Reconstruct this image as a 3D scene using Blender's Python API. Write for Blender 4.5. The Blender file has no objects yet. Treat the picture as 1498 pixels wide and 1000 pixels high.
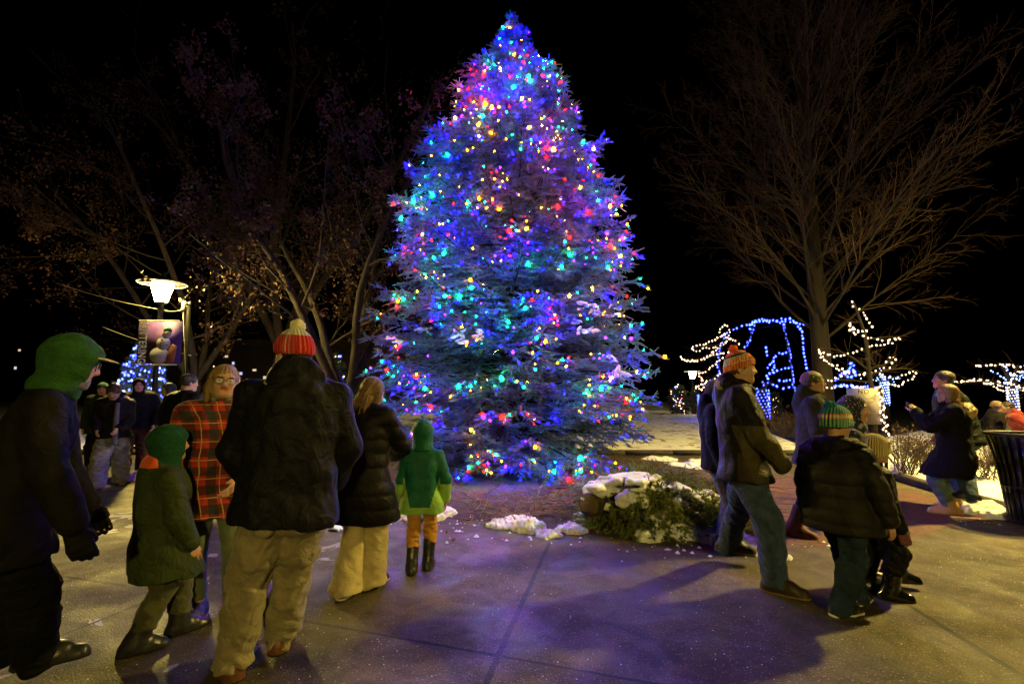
import bpy, math, random
import numpy as np
from mathutils import Vector, Matrix
random.seed(7); RNG = np.random.default_rng(7)
PI = math.pi
SC = bpy.context.scene
COL = SC.collection

# ------------------------------------------------------------------ camera and the mapping from photograph to place
F = 707.0; TILT = math.radians(6.0); CH = 1.5
def ray(px, py):
    u = (px-749)/F; v = (500-py)/F
    return np.array([u, math.cos(TILT)-v*math.sin(TILT), math.sin(TILT)+v*math.cos(TILT)])
def at(px, py, Y):
    d = ray(px, py); return np.array([0, 0, CH]) + d*(Y/d[1])
def G(px, py, z=0.0):
    d = ray(px, py); return np.array([0, 0, CH]) + d*((z-CH)/d[2])

def X(px, Y): return (px-749)/F*Y

cam = bpy.data.cameras.new("camera"); camo = bpy.data.objects.new("camera", cam); COL.objects.link(camo)
camo.location = (0, 0, CH); camo.rotation_euler = (PI/2+TILT, 0, 0)
cam.sensor_width = 36; cam.lens = F/1498*36; cam.clip_end = 600; cam.clip_start = 0.05
SC.camera = camo

# ------------------------------------------------------------------ materials
MATS = {}
def _new(name):
    m = bpy.data.materials.new(name); m.use_nodes = True
    nt = m.node_tree; return m, nt, nt.nodes["Principled BSDF"]
def nd(nt, t, **kw):
    n = nt.nodes.new(t)
    for k, v in kw.items():
        if k.startswith("i_"): n.inputs[k[2:].replace("_", " ")].default_value = v
        else: setattr(n, k, v)
    return n
def c4(c): return (c[0], c[1], c[2], 1)
def mat(name, col, rough=0.8, var=0.25, vscale=6, bump=0.25, bscale=60, spec=0.3, metal=0, detail=4, col2=None, sheen=0, stretch=None, wrinkle=0, wscale=7):
    if name in MATS: return MATS[name]
    m, nt, b = _new(name); MATS[name] = m; L = nt.links
    tc = nd(nt, 'ShaderNodeTexCoord'); src = tc.outputs['Object']
    if stretch:
        mp = nd(nt, 'ShaderNodeMapping'); mp.inputs['Scale'].default_value = stretch
        L.new(src, mp.inputs[0]); src = mp.outputs[0]
    n1 = nd(nt, 'ShaderNodeTexNoise', i_Scale=vscale, i_Detail=detail); L.new(src, n1.inputs['Vector'])
    rp = nd(nt, 'ShaderNodeValToRGB'); L.new(n1.outputs['Fac'], rp.inputs[0])
    a = tuple(max(0, x*(1-var)) for x in col); z = col2 if col2 else tuple(min(1, x*(1+var)) for x in col)
    rp.color_ramp.elements[0].color = c4(a); rp.color_ramp.elements[0].position = .32
    rp.color_ramp.elements[1].color = c4(z); rp.color_ramp.elements[1].position = .68
    L.new(rp.outputs[0], b.inputs['Base Color'])
    b.inputs['Roughness'].default_value = rough; b.inputs['Metallic'].default_value = metal
    b.inputs['Specular IOR Level'].default_value = spec
    if sheen: b.inputs['Sheen Weight'].default_value = sheen; b.inputs['Sheen Roughness'].default_value = .5
    if bump:
        n2 = nd(nt, 'ShaderNodeTexNoise', i_Scale=bscale, i_Detail=3); L.new(src, n2.inputs['Vector'])
        bp = nd(nt, 'ShaderNodeBump', i_Strength=bump, i_Distance=.01); L.new(n2.outputs['Fac'], bp.inputs['Height'])
        last = bp
        if wrinkle:
            n3 = nd(nt, 'ShaderNodeTexNoise', i_Scale=wscale, i_Detail=2.5, i_Distortion=1.4); L.new(src, n3.inputs['Vector'])
            b2 = nd(nt, 'ShaderNodeBump', i_Strength=min(1, wrinkle*.75), i_Distance=.05); L.new(n3.outputs['Fac'], b2.inputs['Height'])
            L.new(bp.outputs[0], b2.inputs['Normal']); last = b2
        L.new(last.outputs[0], b.inputs['Normal'])
    return m
def fabric(name, col, **kw):
    d = dict(rough=.85, var=.18, vscale=9, bump=.3, bscale=220, spec=.2, sheen=.12, wrinkle=.5, wscale=9); d.update(kw)
    if sum(col) < .12: d['sheen'] = 0; d['spec'] = .12
    return mat(name, col, **d)
def knit(name, bands, axis='Z'):
    """A knitted cap: rows of colour by height in the cap's own coordinates, ribs as bump. bands: [(height, colour)...]"""
    if name in MATS: return MATS[name]
    m, nt, b = _new(name); MATS[name] = m; L = nt.links
    tc = nd(nt, 'ShaderNodeTexCoord'); sp = nd(nt, 'ShaderNodeSeparateXYZ'); L.new(tc.outputs['Object'], sp.inputs[0])
    # rows tilt with the cap: z + slope*y
    ml = nd(nt, 'ShaderNodeMath', operation='MULTIPLY_ADD'); ml.inputs[1].default_value = bands[0][2] if len(bands[0]) > 2 else -.12
    L.new(sp.outputs['Y'], ml.inputs[0]); L.new(sp.outputs['Z'], ml.inputs[2])
    ad = nd(nt, 'ShaderNodeMath', operation='ADD'); ad.inputs[1].default_value = .5; L.new(ml.outputs[0], ad.inputs[0])
    dv = nd(nt, 'ShaderNodeMath', operation='DIVIDE'); dv.inputs[1].default_value = 2.0; L.new(ad.outputs[0], dv.inputs[0])
    rp = nd(nt, 'ShaderNodeValToRGB'); rp.color_ramp.interpolation = 'CONSTANT'; L.new(dv.outputs[0], rp.inputs[0])
    els = rp.color_ramp.elements
    while len(els) > 1: els.remove(els[-1])
    els[0].position = 0; els[0].color = c4(bands[0][1])
    for bd in bands[1:]:
        e = els.new((bd[0]+.5)/2.0); e.color = c4(bd[1])
    L.new(rp.outputs[0], b.inputs['Base Color']); b.inputs['Roughness'].default_value = .9
    b.inputs['Sheen Weight'].default_value = .3; b.inputs['Specular IOR Level'].default_value = .1
    # ribs round the head
    an = nd(nt, 'ShaderNodeMath', operation='ARCTAN2'); L.new(sp.outputs['X'], an.inputs[0]); L.new(sp.outputs['Y'], an.inputs[1])
    a2 = nd(nt, 'ShaderNodeMath', operation='MULTIPLY'); a2.inputs[1].default_value = 34; L.new(an.outputs[0], a2.inputs[0])
    sn = nd(nt, 'ShaderNodeMath', operation='SINE'); L.new(a2.outputs[0], sn.inputs[0])
    no = nd(nt, 'ShaderNodeTexNoise', i_Scale=25, i_Detail=2); L.new(tc.outputs['Object'], no.inputs['Vector'])
    sm = nd(nt, 'ShaderNodeMath', operation='ADD'); L.new(sn.outputs[0], sm.inputs[0]); L.new(no.outputs['Fac'], sm.inputs[1])
    bp = nd(nt, 'ShaderNodeBump', i_Strength=.7, i_Distance=.02); L.new(sm.outputs[0], bp.inputs['Height']); L.new(bp.outputs[0], b.inputs['Normal'])
    return m
def plaid(name):
    if name in MATS: return MATS[name]
    m, nt, b = _new(name); MATS[name] = m; L = nt.links
    tc = nd(nt, 'ShaderNodeTexCoord'); sp = nd(nt, 'ShaderNodeSeparateXYZ'); L.new(tc.outputs['Object'], sp.inputs[0])
    def band(sock, period, thr, ph=0.0):
        a = nd(nt, 'ShaderNodeMath', operation='MULTIPLY_ADD'); a.inputs[1].default_value = 2*PI/period; a.inputs[2].default_value = ph; L.new(sock, a.inputs[0])
        s = nd(nt, 'ShaderNodeMath', operation='SINE'); L.new(a.outputs[0], s.inputs[0])
        g = nd(nt, 'ShaderNodeMath', operation='GREATER_THAN'); g.inputs[1].default_value = thr; L.new(s.outputs[0], g.inputs[0]); return g.outputs[0]
    xy = nd(nt, 'ShaderNodeMath', operation='MULTIPLY_ADD'); xy.inputs[1].default_value = .8; L.new(sp.outputs['Y'], xy.inputs[0]); L.new(sp.outputs['X'], xy.inputs[2])
    A = band(xy.outputs[0], .12, .1); B = band(sp.outputs['Z'], .12, .1)
    ad = nd(nt, 'ShaderNodeMath', operation='ADD'); L.new(A, ad.inputs[0]); L.new(B, ad.inputs[1])
    hv = nd(nt, 'ShaderNodeMath', operation='MULTIPLY'); hv.inputs[1].default_value = .5; L.new(ad.outputs[0], hv.inputs[0])
    rp = nd(nt, 'ShaderNodeValToRGB'); rp.color_ramp.interpolation = 'CONSTANT'; L.new(hv.outputs[0], rp.inputs[0])
    e = rp.color_ramp.elements; e[0].color = (.34, .014, .009, 1); e[1].position = .3; e[1].color = (.08, .005, .004, 1)
    x = e.new(.8); x.color = (.01, .01, .012, 1)
    y1 = band(xy.outputs[0], .12, .99, 2.6); y2 = band(sp.outputs['Z'], .12, .99, 2.6)
    mx = nd(nt, 'ShaderNodeMath', operation='MAXIMUM'); L.new(y1, mx.inputs[0]); L.new(y2, mx.inputs[1])
    mix = nd(nt, 'ShaderNodeMixRGB'); L.new(mx.outputs[0], mix.inputs[0]); L.new(rp.outputs[0], mix.inputs[1]); mix.inputs[2].default_value = (.34, .26, .07, 1)
    L.new(mix.outputs[0], b.inputs['Base Color']); b.inputs['Roughness'].default_value = .9; b.inputs['Sheen Weight'].default_value = .2
    n2 = nd(nt, 'ShaderNodeTexNoise', i_Scale=9, i_Detail=3, i_Distortion=1); L.new(tc.outputs['Object'], n2.inputs['Vector'])
    bp = nd(nt, 'ShaderNodeBump', i_Strength=.5, i_Distance=.03); L.new(n2.outputs['Fac'], bp.inputs['Height']); L.new(bp.outputs[0], b.inputs['Normal'])
    return m
def speckle(name, base, dots, scale=30, thr=.35):
    if name in MATS: return MATS[name]
    m, nt, b = _new(name); MATS[name] = m; L = nt.links
    tc = nd(nt, 'ShaderNodeTexCoord')
    v = nd(nt, 'ShaderNodeTexVoronoi', i_Scale=scale); L.new(tc.outputs['Object'], v.inputs['Vector'])
    g = nd(nt, 'ShaderNodeMath', operation='LESS_THAN'); g.inputs[1].default_value = thr; L.new(v.outputs['Distance'], g.inputs[0])
    mix = nd(nt, 'ShaderNodeMixRGB'); L.new(g.outputs[0], mix.inputs[0]); mix.inputs[1].default_value = c4(base); mix.inputs[2].default_value = c4(dots)
    L.new(mix.outputs[0], b.inputs['Base Color']); b.inputs['Roughness'].default_value = .9
    return m
def emit(name, col, strength):
    if name in MATS: return MATS[name]
    m = bpy.data.materials.new(name); m.use_nodes = True; MATS[name] = m
    nt = m.node_tree; nt.nodes.clear()
    e = nd(nt, 'ShaderNodeEmission'); e.inputs[0].default_value = c4(col); e.inputs[1].default_value = strength
    o = nd(nt, 'ShaderNodeOutputMaterial'); nt.links.new(e.outputs[0], o.inputs[0])
    return m

# ------------------------------------------------------------------ objects
def tag(o, label=None, cat=None, group=None, kind=None):
    if label: o['label'] = label
    if cat: o['category'] = cat
    if group: o['group'] = group
    if kind: o['kind'] = kind
    return o
def empty(name, loc=(0, 0, 0), rz=0, label=None, cat=None, group=None):
    o = bpy.data.objects.new(name, None); COL.objects.link(o); o.location = tuple(loc); o.rotation_euler = (0, 0, rz)
    o.empty_display_size = .1
    return tag(o, label, cat, group)
def link(name, me, parent=None):
    o = bpy.data.objects.new(name, me); COL.objects.link(o)
    if parent is not None: o.parent = parent
    return o
def mesh_np(name, V, Fa, mats, smooth=True, mi=None):
    """V (n,3), Fa: one (m,k) array or a list of them"""
    me = bpy.data.meshes.new(name)
    V = np.asarray(V, dtype=np.float32)
    fl = [np.asarray(f, dtype=np.int32) for f in (Fa if isinstance(Fa, list) else [Fa]) if len(f)]
    tot = np.concatenate([np.full(len(f), f.shape[1], dtype=np.int32) for f in fl])
    lv = np.concatenate([f.ravel() for f in fl])
    me.vertices.add(len(V)); me.vertices.foreach_set("co", V.ravel())
    me.loops.add(len(lv)); me.loops.foreach_set("vertex_index", lv)
    me.polygons.add(len(tot)); st = np.zeros(len(tot), dtype=np.int32); st[1:] = np.cumsum(tot)[:-1]
    me.polygons.foreach_set("loop_start", st); me.polygons.foreach_set("loop_total", tot)
    if smooth: me.polygons.foreach_set("use_smooth", np.ones(len(tot), dtype=bool))
    for m in (mats if isinstance(mats, (list, tuple)) else [mats]): me.materials.append(m)
    if mi is not None: me.polygons.foreach_set("material_index", np.asarray(mi, dtype=np.int32))
    me.update(calc_edges=True); me.validate()
    return me
def obj_np(name, V, Fa, mats, parent=None, smooth=True, mi=None):
    return link(name, mesh_np(name, V, Fa, mats, smooth, mi), parent)

class MB:
    """collects boxes, tubes, lathes and polygons for one mesh"""
    def __init__(s): s.v = []; s.q = []; s.t = []; s.n = 0
    def add(s, V, F):
        V = np.asarray(V, float).reshape(-1, 3)
        for f in F:
            (s.q if len(f) == 4 else s.t).append([i+s.n for i in f])
        s.v.append(V); s.n += len(V); return s
    def box(s, c, size, R=None):
        h = np.asarray(size, float)/2
        V = np.array([[x, y, z] for x in (-1, 1) for y in (-1, 1) for z in (-1, 1)])*h
        if R is not None: V = V @ np.asarray(R).T
        return s.add(V+np.asarray(c, float), [(0, 1, 3, 2), (4, 6, 7, 5), (0, 4, 5, 1), (2, 3, 7, 6), (0, 2, 6, 4), (1, 5, 7, 3)])
    def tube(s, P, R, n=6, caps=True):
        P = np.asarray(P, float); R = np.broadcast_to(np.asarray(R, float), (len(P),))
        V = []; prev = None
        for i in range(len(P)):
            d = P[min(i+1, len(P)-1)]-P[max(i-1, 0)]; d = d/(np.linalg.norm(d)+1e-9)
            a = np.array([0, 0, 1.]) if abs(d[2]) < .9 else np.array([1., 0, 0])
            u = np.cross(d, a) if prev is None else prev-d*np.dot(prev, d); u /= np.linalg.norm(u)+1e-9; prev = u
            w = np.cross(d, u)
            for k in range(n):
                t = 2*PI*k/n; V.append(P[i]+R[i]*(math.cos(t)*u+math.sin(t)*w))
        Fc = []
        for i in range(len(P)-1):
            for k in range(n):
                k2 = (k+1) % n; Fc.append((i*n+k, i*n+k2, (i+1)*n+k2, (i+1)*n+k))
        m = len(P)*n
        if caps:
            V.append(P[0]); V.append(P[-1])
            for k in range(n):
                k2 = (k+1) % n; Fc.append((m, k2, k)); Fc.append((m+1, (len(P)-1)*n+k, (len(P)-1)*n+k2))
        return s.add(V, Fc)
    def lathe(s, prof, n=24, c=(0, 0, 0), cap=True):
        V = [];
        for r, z in prof:
            for k in range(n):
                t = 2*PI*k/n; V.append((r*math.cos(t), r*math.sin(t), z))
        Fc = [(i*n+k, i*n+(k+1) % n, (i+1)*n+(k+1) % n, (i+1)*n+k) for i in range(len(prof)-1) for k in range(n)]
        m = len(V)
        if cap:
            V.append((0, 0, prof[0][1])); V.append((0, 0, prof[-1][1]))
            for k in range(n):
                Fc.append((m, (k+1) % n, k)); Fc.append((m+1, (len(prof)-1)*n+k, (len(prof)-1)*n+(k+1) % n))
        return s.add(np.array(V)+np.asarray(c, float), Fc)
    def prism(s, pts, o, u, v, w):
        """outline pts (2D) in the frame o,u,v, thickness vector w"""
        o = np.asarray(o, float); u = np.asarray(u, float); v = np.asarray(v, float); w = np.asarray(w, float)
        n = len(pts); V = [o+a*u+b*v for a, b in pts]+[o+a*u+b*v+w for a, b in pts]
        c0 = np.mean(V[:n], axis=0); V += [c0, c0+w]
        Fc = [(i, (i+1) % n, n+(i+1) % n, n+i) for i in range(n)]
        for i in range(n): Fc.append((2*n, (i+1) % n, i)); Fc.append((2*n+1, n+i, n+(i+1) % n))
        return s.add(V, Fc)
    def build(s, name, m, parent=None, smooth=False):
        V = np.concatenate(s.v); fs = []
        if s.q: fs.append(np.array(s.q))
        if s.t: fs.append(np.array(s.t))
        return link(name, mesh_np(name, V, fs, m, smooth), parent)
def rot(axis, a):
    return np.array(Matrix.Rotation(a, 3, Vector(axis)))
def circle_pts(r, n=24, sx=1, sy=1, c=(0, 0)): return [(c[0]+r*sx*math.cos(2*PI*k/n), c[1]+r*sy*math.sin(2*PI*k/n)) for k in range(n)]
def sheet(name, pts, z, m, kind='structure', n=1):
    V = [(p[0], p[1], z) for p in pts]
    me = bpy.data.meshes.new(name); me.from_pydata(V, [], [tuple(range(len(V)))]); me.materials.append(m); me.update()
    o = link(name, me)
    if kind: o['kind'] = kind
    return o

# ------------------------------------------------------------------ signed distance shapes -> one smooth surface (surface nets)
def surface_nets(D, o, h):
    s = D < 0; nx, ny, nz = D.shape
    cnt = np.zeros((nx-1, ny-1, nz-1), np.int8)
    cs = [(i, j, k) for i in (0, 1) for j in (0, 1) for k in (0, 1)]
    for i, j, k in cs: cnt += s[i:nx-1+i, j:ny-1+j, k:nz-1+k]
    mixed = (cnt > 0) & (cnt < 8); ids = np.argwhere(mixed)
    idx = np.full(mixed.shape, -1, np.int32); idx[mixed] = np.arange(len(ids))
    acc = np.zeros((len(ids), 3)); w = np.zeros(len(ids))
    vals = {c: D[ids[:, 0]+c[0], ids[:, 1]+c[1], ids[:, 2]+c[2]] for c in cs}
    for a in cs:
        for ax in range(3):
            if a[ax]: continue
            b = list(a); b[ax] = 1; b = tuple(b)
            da, db = vals[a], vals[b]; m = (da < 0) != (db < 0)
            t = np.where(m, da/np.where(m, da-db, 1), 0)
            p = np.array(a)[None, :]+t[:, None]*(np.array(b)-np.array(a))[None, :]
            acc[m] += p[m]; w[m] += 1
    V = (ids+acc/w[:, None])*h+o
    Q = []
    for ax in range(3):
        sl0 = [slice(None)]*3; sl1 = [slice(None)]*3; sl0[ax] = slice(0, -1); sl1[ax] = slice(1, None)
        ch = s[tuple(sl0)] != s[tuple(sl1)]
        e = np.argwhere(ch); b1, b2 = [(1, 2), (2, 0), (0, 1)][ax]
        n = D.shape
        e = e[(e[:, b1] > 0) & (e[:, b2] > 0) & (e[:, b1] < n[b1]-1) & (e[:, b2] < n[b2]-1)]
        ins = s[e[:, 0], e[:, 1], e[:, 2]]
        def cell(d1, d2):
            c = e.copy(); c[:, b1] -= d1; c[:, b2] -= d2; return idx[c[:, 0], c[:, 1], c[:, 2]]
        q = np.stack([cell(1, 1), cell(0, 1), cell(0, 0), cell(1, 0)], 1)
        q[~ins] = q[~ins][:, ::-1]; Q.append(q)
    Q = np.concatenate(Q); Q = Q[(Q >= 0).all(1)]
    return V, Q
class Sdf:
    def __init__(s): s.p = []
    def cap(s, a, b, ra, rb=None, k=.02, op='u'):
        s.p.append((op, 'c', np.asarray(a, float), np.asarray(b, float), ra, ra if rb is None else rb, k)); return s
    def ell(s, c, r, R=None, k=.02, op='u'):
        s.p.append((op, 'e', np.asarray(c, float), np.asarray(r, float)*np.ones(3), None if R is None else np.asarray(R), 0, k)); return s
    def plane(s, n, d, k=.004):
        n = np.asarray(n, float); l = np.linalg.norm(n); s.p.append(('i', 'p', n/l, d/l, 0, 0, k)); return s
    def mesh(s, h, disp=None, smooth=1):
        lo = np.full(3, 1e9); hi = np.full(3, -1e9)
        for op, t, a, b, c, d, k in s.p:
            if op != 'u': continue
            if t == 'c': m = max(c, d); L = np.minimum(a, b)-m; H = np.maximum(a, b)+m
            else: m = b.max() if c is not None else b; L = a-m; H = a+m
            lo = np.minimum(lo, L); hi = np.maximum(hi, H)
        pad = 4*h+.02*(h/.01); lo = lo-pad; hi = hi+pad
        n = np.ceil((hi-lo)/h).astype(int)+1
        ax = [lo[i]+h*np.arange(n[i]) for i in range(3)]
        D = np.full(n, 1.0*max(1, h/.01), np.float32)
        for op, t, a, b, c, d, k in s.p:
            if t == 'p':
                g = (a[0]*ax[0])[:, None, None]+(a[1]*ax[1])[None, :, None]+(a[2]*ax[2])[None, None, :]-b
                np.maximum(D, g, out=D); continue
            mg = max(k, 3*h)+h
            if t == 'c': m = max(c, d); L = np.minimum(a, b)-m-mg; H = np.maximum(a, b)+m+mg
            else: m = b.max() if c is not None else b; L = a-m-mg; H = a+m+mg
            i0 = np.clip(np.floor((L-lo)/h).astype(int), 0, n-1); i1 = np.clip(np.ceil((H-lo)/h).astype(int)+1, 1, n)
            if (i1 <= i0).any(): continue
            X = ax[0][i0[0]:i1[0]][:, None, None]; Y = ax[1][i0[1]:i1[1]][None, :, None]; Z = ax[2][i0[2]:i1[2]][None, None, :]
            if t == 'c':
                ab = b-a; l2 = ab@ab+1e-12
                tt = np.clip(((X-a[0])*ab[0]+(Y-a[1])*ab[1]+(Z-a[2])*ab[2])/l2, 0, 1)
                g = np.sqrt((X-a[0]-tt*ab[0])**2+(Y-a[1]-tt*ab[1])**2+(Z-a[2]-tt*ab[2])**2)-(c+(d-c)*tt)
            else:
                x, y, z = X-a[0], Y-a[1], Z-a[2]
                if c is not None:
                    x, y, z = (c[0, 0]*x+c[1, 0]*y+c[2, 0]*z, c[0, 1]*x+c[1, 1]*y+c[2, 1]*z, c[0, 2]*x+c[1, 2]*y+c[2, 2]*z)
                k0 = np.sqrt((x/b[0])**2+(y/b[1])**2+(z/b[2])**2)
                k1 = np.sqrt((x/b[0]**2)**2+(y/b[1]**2)**2+(z/b[2]**2)**2)
                g = k0*(k0-1)/(k1+1e-9)
            sub = D[i0[0]:i1[0], i0[1]:i1[1], i0[2]:i1[2]]
            if op == 'u': hh = np.maximum(k-np.abs(sub-g), 0)/k; r = np.minimum(sub, g)-hh*hh*k*.25
            else: g = -g; hh = np.maximum(k-np.abs(sub-g), 0)/k; r = np.maximum(sub, g)+hh*hh*k*.25
            D[i0[0]:i1[0], i0[1]:i1[1], i0[2]:i1[2]] = r
        if disp is not None:
            m = np.abs(D) < 6*h+.01; ii = np.argwhere(m)
            P = ii*h+lo; D[m] += disp(P).astype(np.float32)
        V, Q = surface_nets(D, lo, h)
        if smooth and len(Q):
            for _ in range(smooth):
                src = np.concatenate([Q[:, i] for i in range(4)]*2); dst = np.concatenate([Q[:, (i+1) % 4] for i in range(4)]+[Q[:, i-1] for i in range(4)])
                W = np.bincount(src, minlength=len(V)); A = np.stack([np.bincount(src, V[dst, j], len(V)) for j in range(3)], 1)
                V = .5*V+.5*A/np.maximum(W, 1)[:, None]
        return V, Q
def folds(amp, scale, seed=0, zs=1.0):
    r = np.random.default_rng(seed); D = r.normal(size=(6, 3)); D /= np.linalg.norm(D, axis=1)[:, None]; ph = r.uniform(0, 6.3, 6)
    def f(P):
        q = P*scale*np.array([1, 1, zs])
        w = np.sin(q@D[0]+ph[0])+.6*np.sin(1.7*q@D[1]+ph[1])
        a = np.sin(1.3*q@D[2]+1.4*w+ph[2]); b = np.sin(2.4*q@D[3]+1.1*w+ph[3]); c = np.sin(4.6*q@D[4]+.9*w+ph[4])
        return amp*(.55*a+.35*b+.18*c)
    return f
def bumps(amp, scale, seed=0):
    r = np.random.default_rng(seed); D = r.normal(size=(9, 3)); ph = r.uniform(0, 6.3, 9)
    def f(P):
        t = 0
        for i in range(9): t = t+np.sin((P*scale)@D[i]+ph[i])/(1+.15*i)
        return amp*t/3
    return f
def sdf_obj(name, S, h, mats, parent=None, disp=None, smooth=1, mi=None):
    V, Q = S.mesh(h, disp, smooth)
    idx = None if mi is None else mi(V[Q].mean(1))
    return obj_np(name, V, Q, mats, parent, True, idx)
# ------------------------------------------------------------------ people
def ik(a, c, l1, l2, pole):
    d = c-a; L = np.linalg.norm(d); mx = (l1+l2)*.995
    if L > mx: c = a+d/L*mx; d = c-a; L = mx
    u = d/L; x = (l1*l1-l2*l2+L*L)/(2*L); h = math.sqrt(max(l1*l1-x*x, 0))
    p = np.asarray(pole, float); p = p-u*np.dot(p, u); p /= np.linalg.norm(p)+1e-9
    return a+u*x+p*h, c
Zv = np.array([0, 0, 1.])
SKIN = lambda: mat('skin', (.42, .24, .16), rough=.55, var=.08, vscale=14, bump=.1, bscale=90, spec=.4)
LIP = lambda: mat('lip', (.32, .10, .085), rough=.5, var=.1, bump=0)
class Fig:
    """One person: joints in the person's own frame (x to their right, y ahead, z up), metres."""
    def __init__(s, label, pos, rz, H, girth=1.0, lean=0, side=0, twist=0, head=(0, 0), roll=0, feet=None, toes=(8, -8), hands=None, elbow=None, hip=(0, 0, 0),
                 vox=.009, seed=1, cat='person', name='person', lift=(0, 0)):
        s.H = H; s.g = girth; s.vox = vox; s.seed = seed; R = math.radians
        s.root = empty(name, (pos[0], pos[1], 0), R(rz), label, cat)
        s.hs = .13*H*(1+.5*max(0, (1.7-H)))
        hs = s.hs
        s.T = rot((0, 0, 1), R(twist)) @ rot((0, 1, 0), R(side)) @ rot((1, 0, 0), R(-lean))
        s.up = s.T@Zv; s.rt = s.T@np.array([1., 0, 0]); s.fw = s.T@np.array([0, 1., 0])
        s.P = np.array([hip[0], hip[1], .505*H+hip[2]])
        s.S = s.P+s.up*((H-hs*1.42)-.505*H)
        s.Rh = rot((0, 0, 1), R(head[0])) @ rot((1, 0, 0), R(head[1])) @ rot((0, 1, 0), R(roll))
        s.hu = s.Rh@Zv; s.hf = s.Rh@np.array([0, 1., 0]); s.hr = s.Rh@np.array([1., 0, 0])
        s.neck = s.S+s.up*.01*H
        s.hc = s.S+s.up*(.40*hs)+s.hu*(.52*hs)+s.hf*(.12*hs)
        sw = .102*H*(.6+.4*girth)
        s.sh = {1: s.S+s.rt*sw-s.up*.012*H, -1: s.S-s.rt*sw-s.up*.012*H}
        hw = .046*H*(.7+.3*girth); s.hip = {1: s.P+np.array([hw, 0, 0]), -1: s.P-np.array([hw, 0, 0])}
        if feet is None: feet = ((-.075, 0), (.075, 0))           # left, right (x, y) in H
        s.toe = {-1: R(toes[0]), 1: R(toes[1])}
        s.an = {}; s.kn = {}
        for q, f in ((-1, feet[0]), (1, feet[1])):
            a = np.array([f[0]*H, f[1]*H, .048*H+(lift[0] if q < 0 else lift[1])])
            td = np.array([-math.sin(s.toe[q]), math.cos(s.toe[q]), 0])
            s.kn[q], s.an[q] = ik(s.hip[q], a, .24*H, .235*H, td)
        s.wr = {}; s.el = {}
        for q in (-1, 1):
            h = None if hands is None else hands[0 if q < 0 else 1]
            if h is None: h = (q*.15, .03, .49)
            w = np.array(h, float)*H
            pl = (q*.5, -1, -.3) if elbow is None else elbow[0 if q < 0 else 1]
            s.el[q], s.wr[q] = ik(s.sh[q], w, .168*H, .15*H, np.array(pl, float))
    def hp(s, p): return s.hc+s.Rh@(np.asarray(p, float)*s.hs)
    # ---- the body: one continuous surface from the feet to the crown
    def head_sdf(s, S, k=1.0, face=True):
        hs = s.hs; R = s.Rh
        def e(c, r, kk=.03, op='u'): S.ell(s.hp(c), np.asarray(r)*hs, R, kk*hs/.2, op)
        def c(a, b, ra, rb, kk=.02, op='u'): S.cap(s.hp(a), s.hp(b), ra*hs, rb*hs, kk*hs/.2, op)
        e((0, -.05, .13), (.345, .42, .37))
        e((0, .10, -.16), (.265, .29, .33), .04)
        c((-.10, .18, -.34), (.10, .18, -.34), .13, .13, .04)
        c((-.05, .30, -.40), (.05, .30, -.40), .075, .075, .03)
        for q in (-1, 1):
            e((q*.17, .25, -.10), (.11, .12, .12), .03)
            e((q*.355, -.06, -.04), (.035, .085, .13), .01)
        c((-.16, .325, .115), (.16, .325, .115), .05, .05, .03)
        if face:
            for q in (-1, 1): e((q*.145, .43, .03), (.085, .07, .05), .02, 's')
            c((0, .37, .05), (0, .47, -.10), .03, .05, .018)
            for q in (-1, 1): e((q*.045, .42, -.12), (.04, .045, .035), .012)
            c((-.085, .335, -.215), (.085, .335, -.215), .035, .035, .012)
            c((-.075, .325, -.265), (.075, .325, -.265), .04, .04, .012)
            c((-.085, .39, -.24), (.085, .39, -.24), .016, .016, .006, 's')
            for q in (-1, 1): e((q*.145, .325, .03), (.075, .07, .07), .006)
    def hand_sdf(s, S, q, t=0.0, grip=.5, mit=False):
        """palm, four curled fingers of their own lengths and a thumb from the palm's side; t = glove thickness"""
        H = s.H; w = s.wr[q]; d = w-s.el[q]; d /= np.linalg.norm(d)
        n = np.array([-q, 0, 0.])                      # palm faces the thigh
        if hasattr(s, 'palm'): n = np.array(s.palm[0 if q < 0 else 1], float)
        n = n-d*np.dot(n, d); n /= np.linalg.norm(n)+1e-9
        v = np.cross(n, d)*(-q);                       # towards the thumb
        sc = H/1.75
        pc = w+d*.03*sc
        S.cap(w-d*.02*sc, w+d*.01*sc, .026*sc+t, .024*sc+t, .02)
        for o in (-.022, 0, .022):
            S.cap(w+d*.02*sc+v*o*.8*sc, w+d*.085*sc+v*o*1.25*sc, .017*sc+t, .0145*sc+t, .014)
        for i, (o, l) in enumerate(((.033, .072), (.011, .082), (-.011, .076), (-.032, .06))):
            b = w+d*.09*sc+v*o*1.08*sc; a = grip*(.75+.12*i); d1 = d*math.cos(a*.5)+n*math.sin(a*.5); d2 = d*math.cos(a*1.3)+n*math.sin(a*1.3); d3 = d*math.cos(a*2)+n*math.sin(a*2)
            m = b+d1*l*.45*sc; m2 = m+d2*l*.32*sc; e = m2+d3*l*.25*sc
            r = (.0088 if not mit else .011)*sc+t
            S.cap(b, m, r, r*.95, .006); S.cap(m, m2, r*.95, r*.88, .004); S.cap(m2, e, r*.88, r*.8, .004)
        tb = w+d*.03*sc+v*.026*sc; dt = d*.75+v*.55+n*.35; dt /= np.linalg.norm(dt)
        m = tb+dt*.035*sc; dt2 = d*.92+v*.1+n*.45; dt2 /= np.linalg.norm(dt2)
        S.cap(tb, m, .0135*sc+t, .0115*sc+t, .012); S.cap(m, m+dt2*.032*sc, .0115*sc+t, .0095*sc+t, .004)
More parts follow.
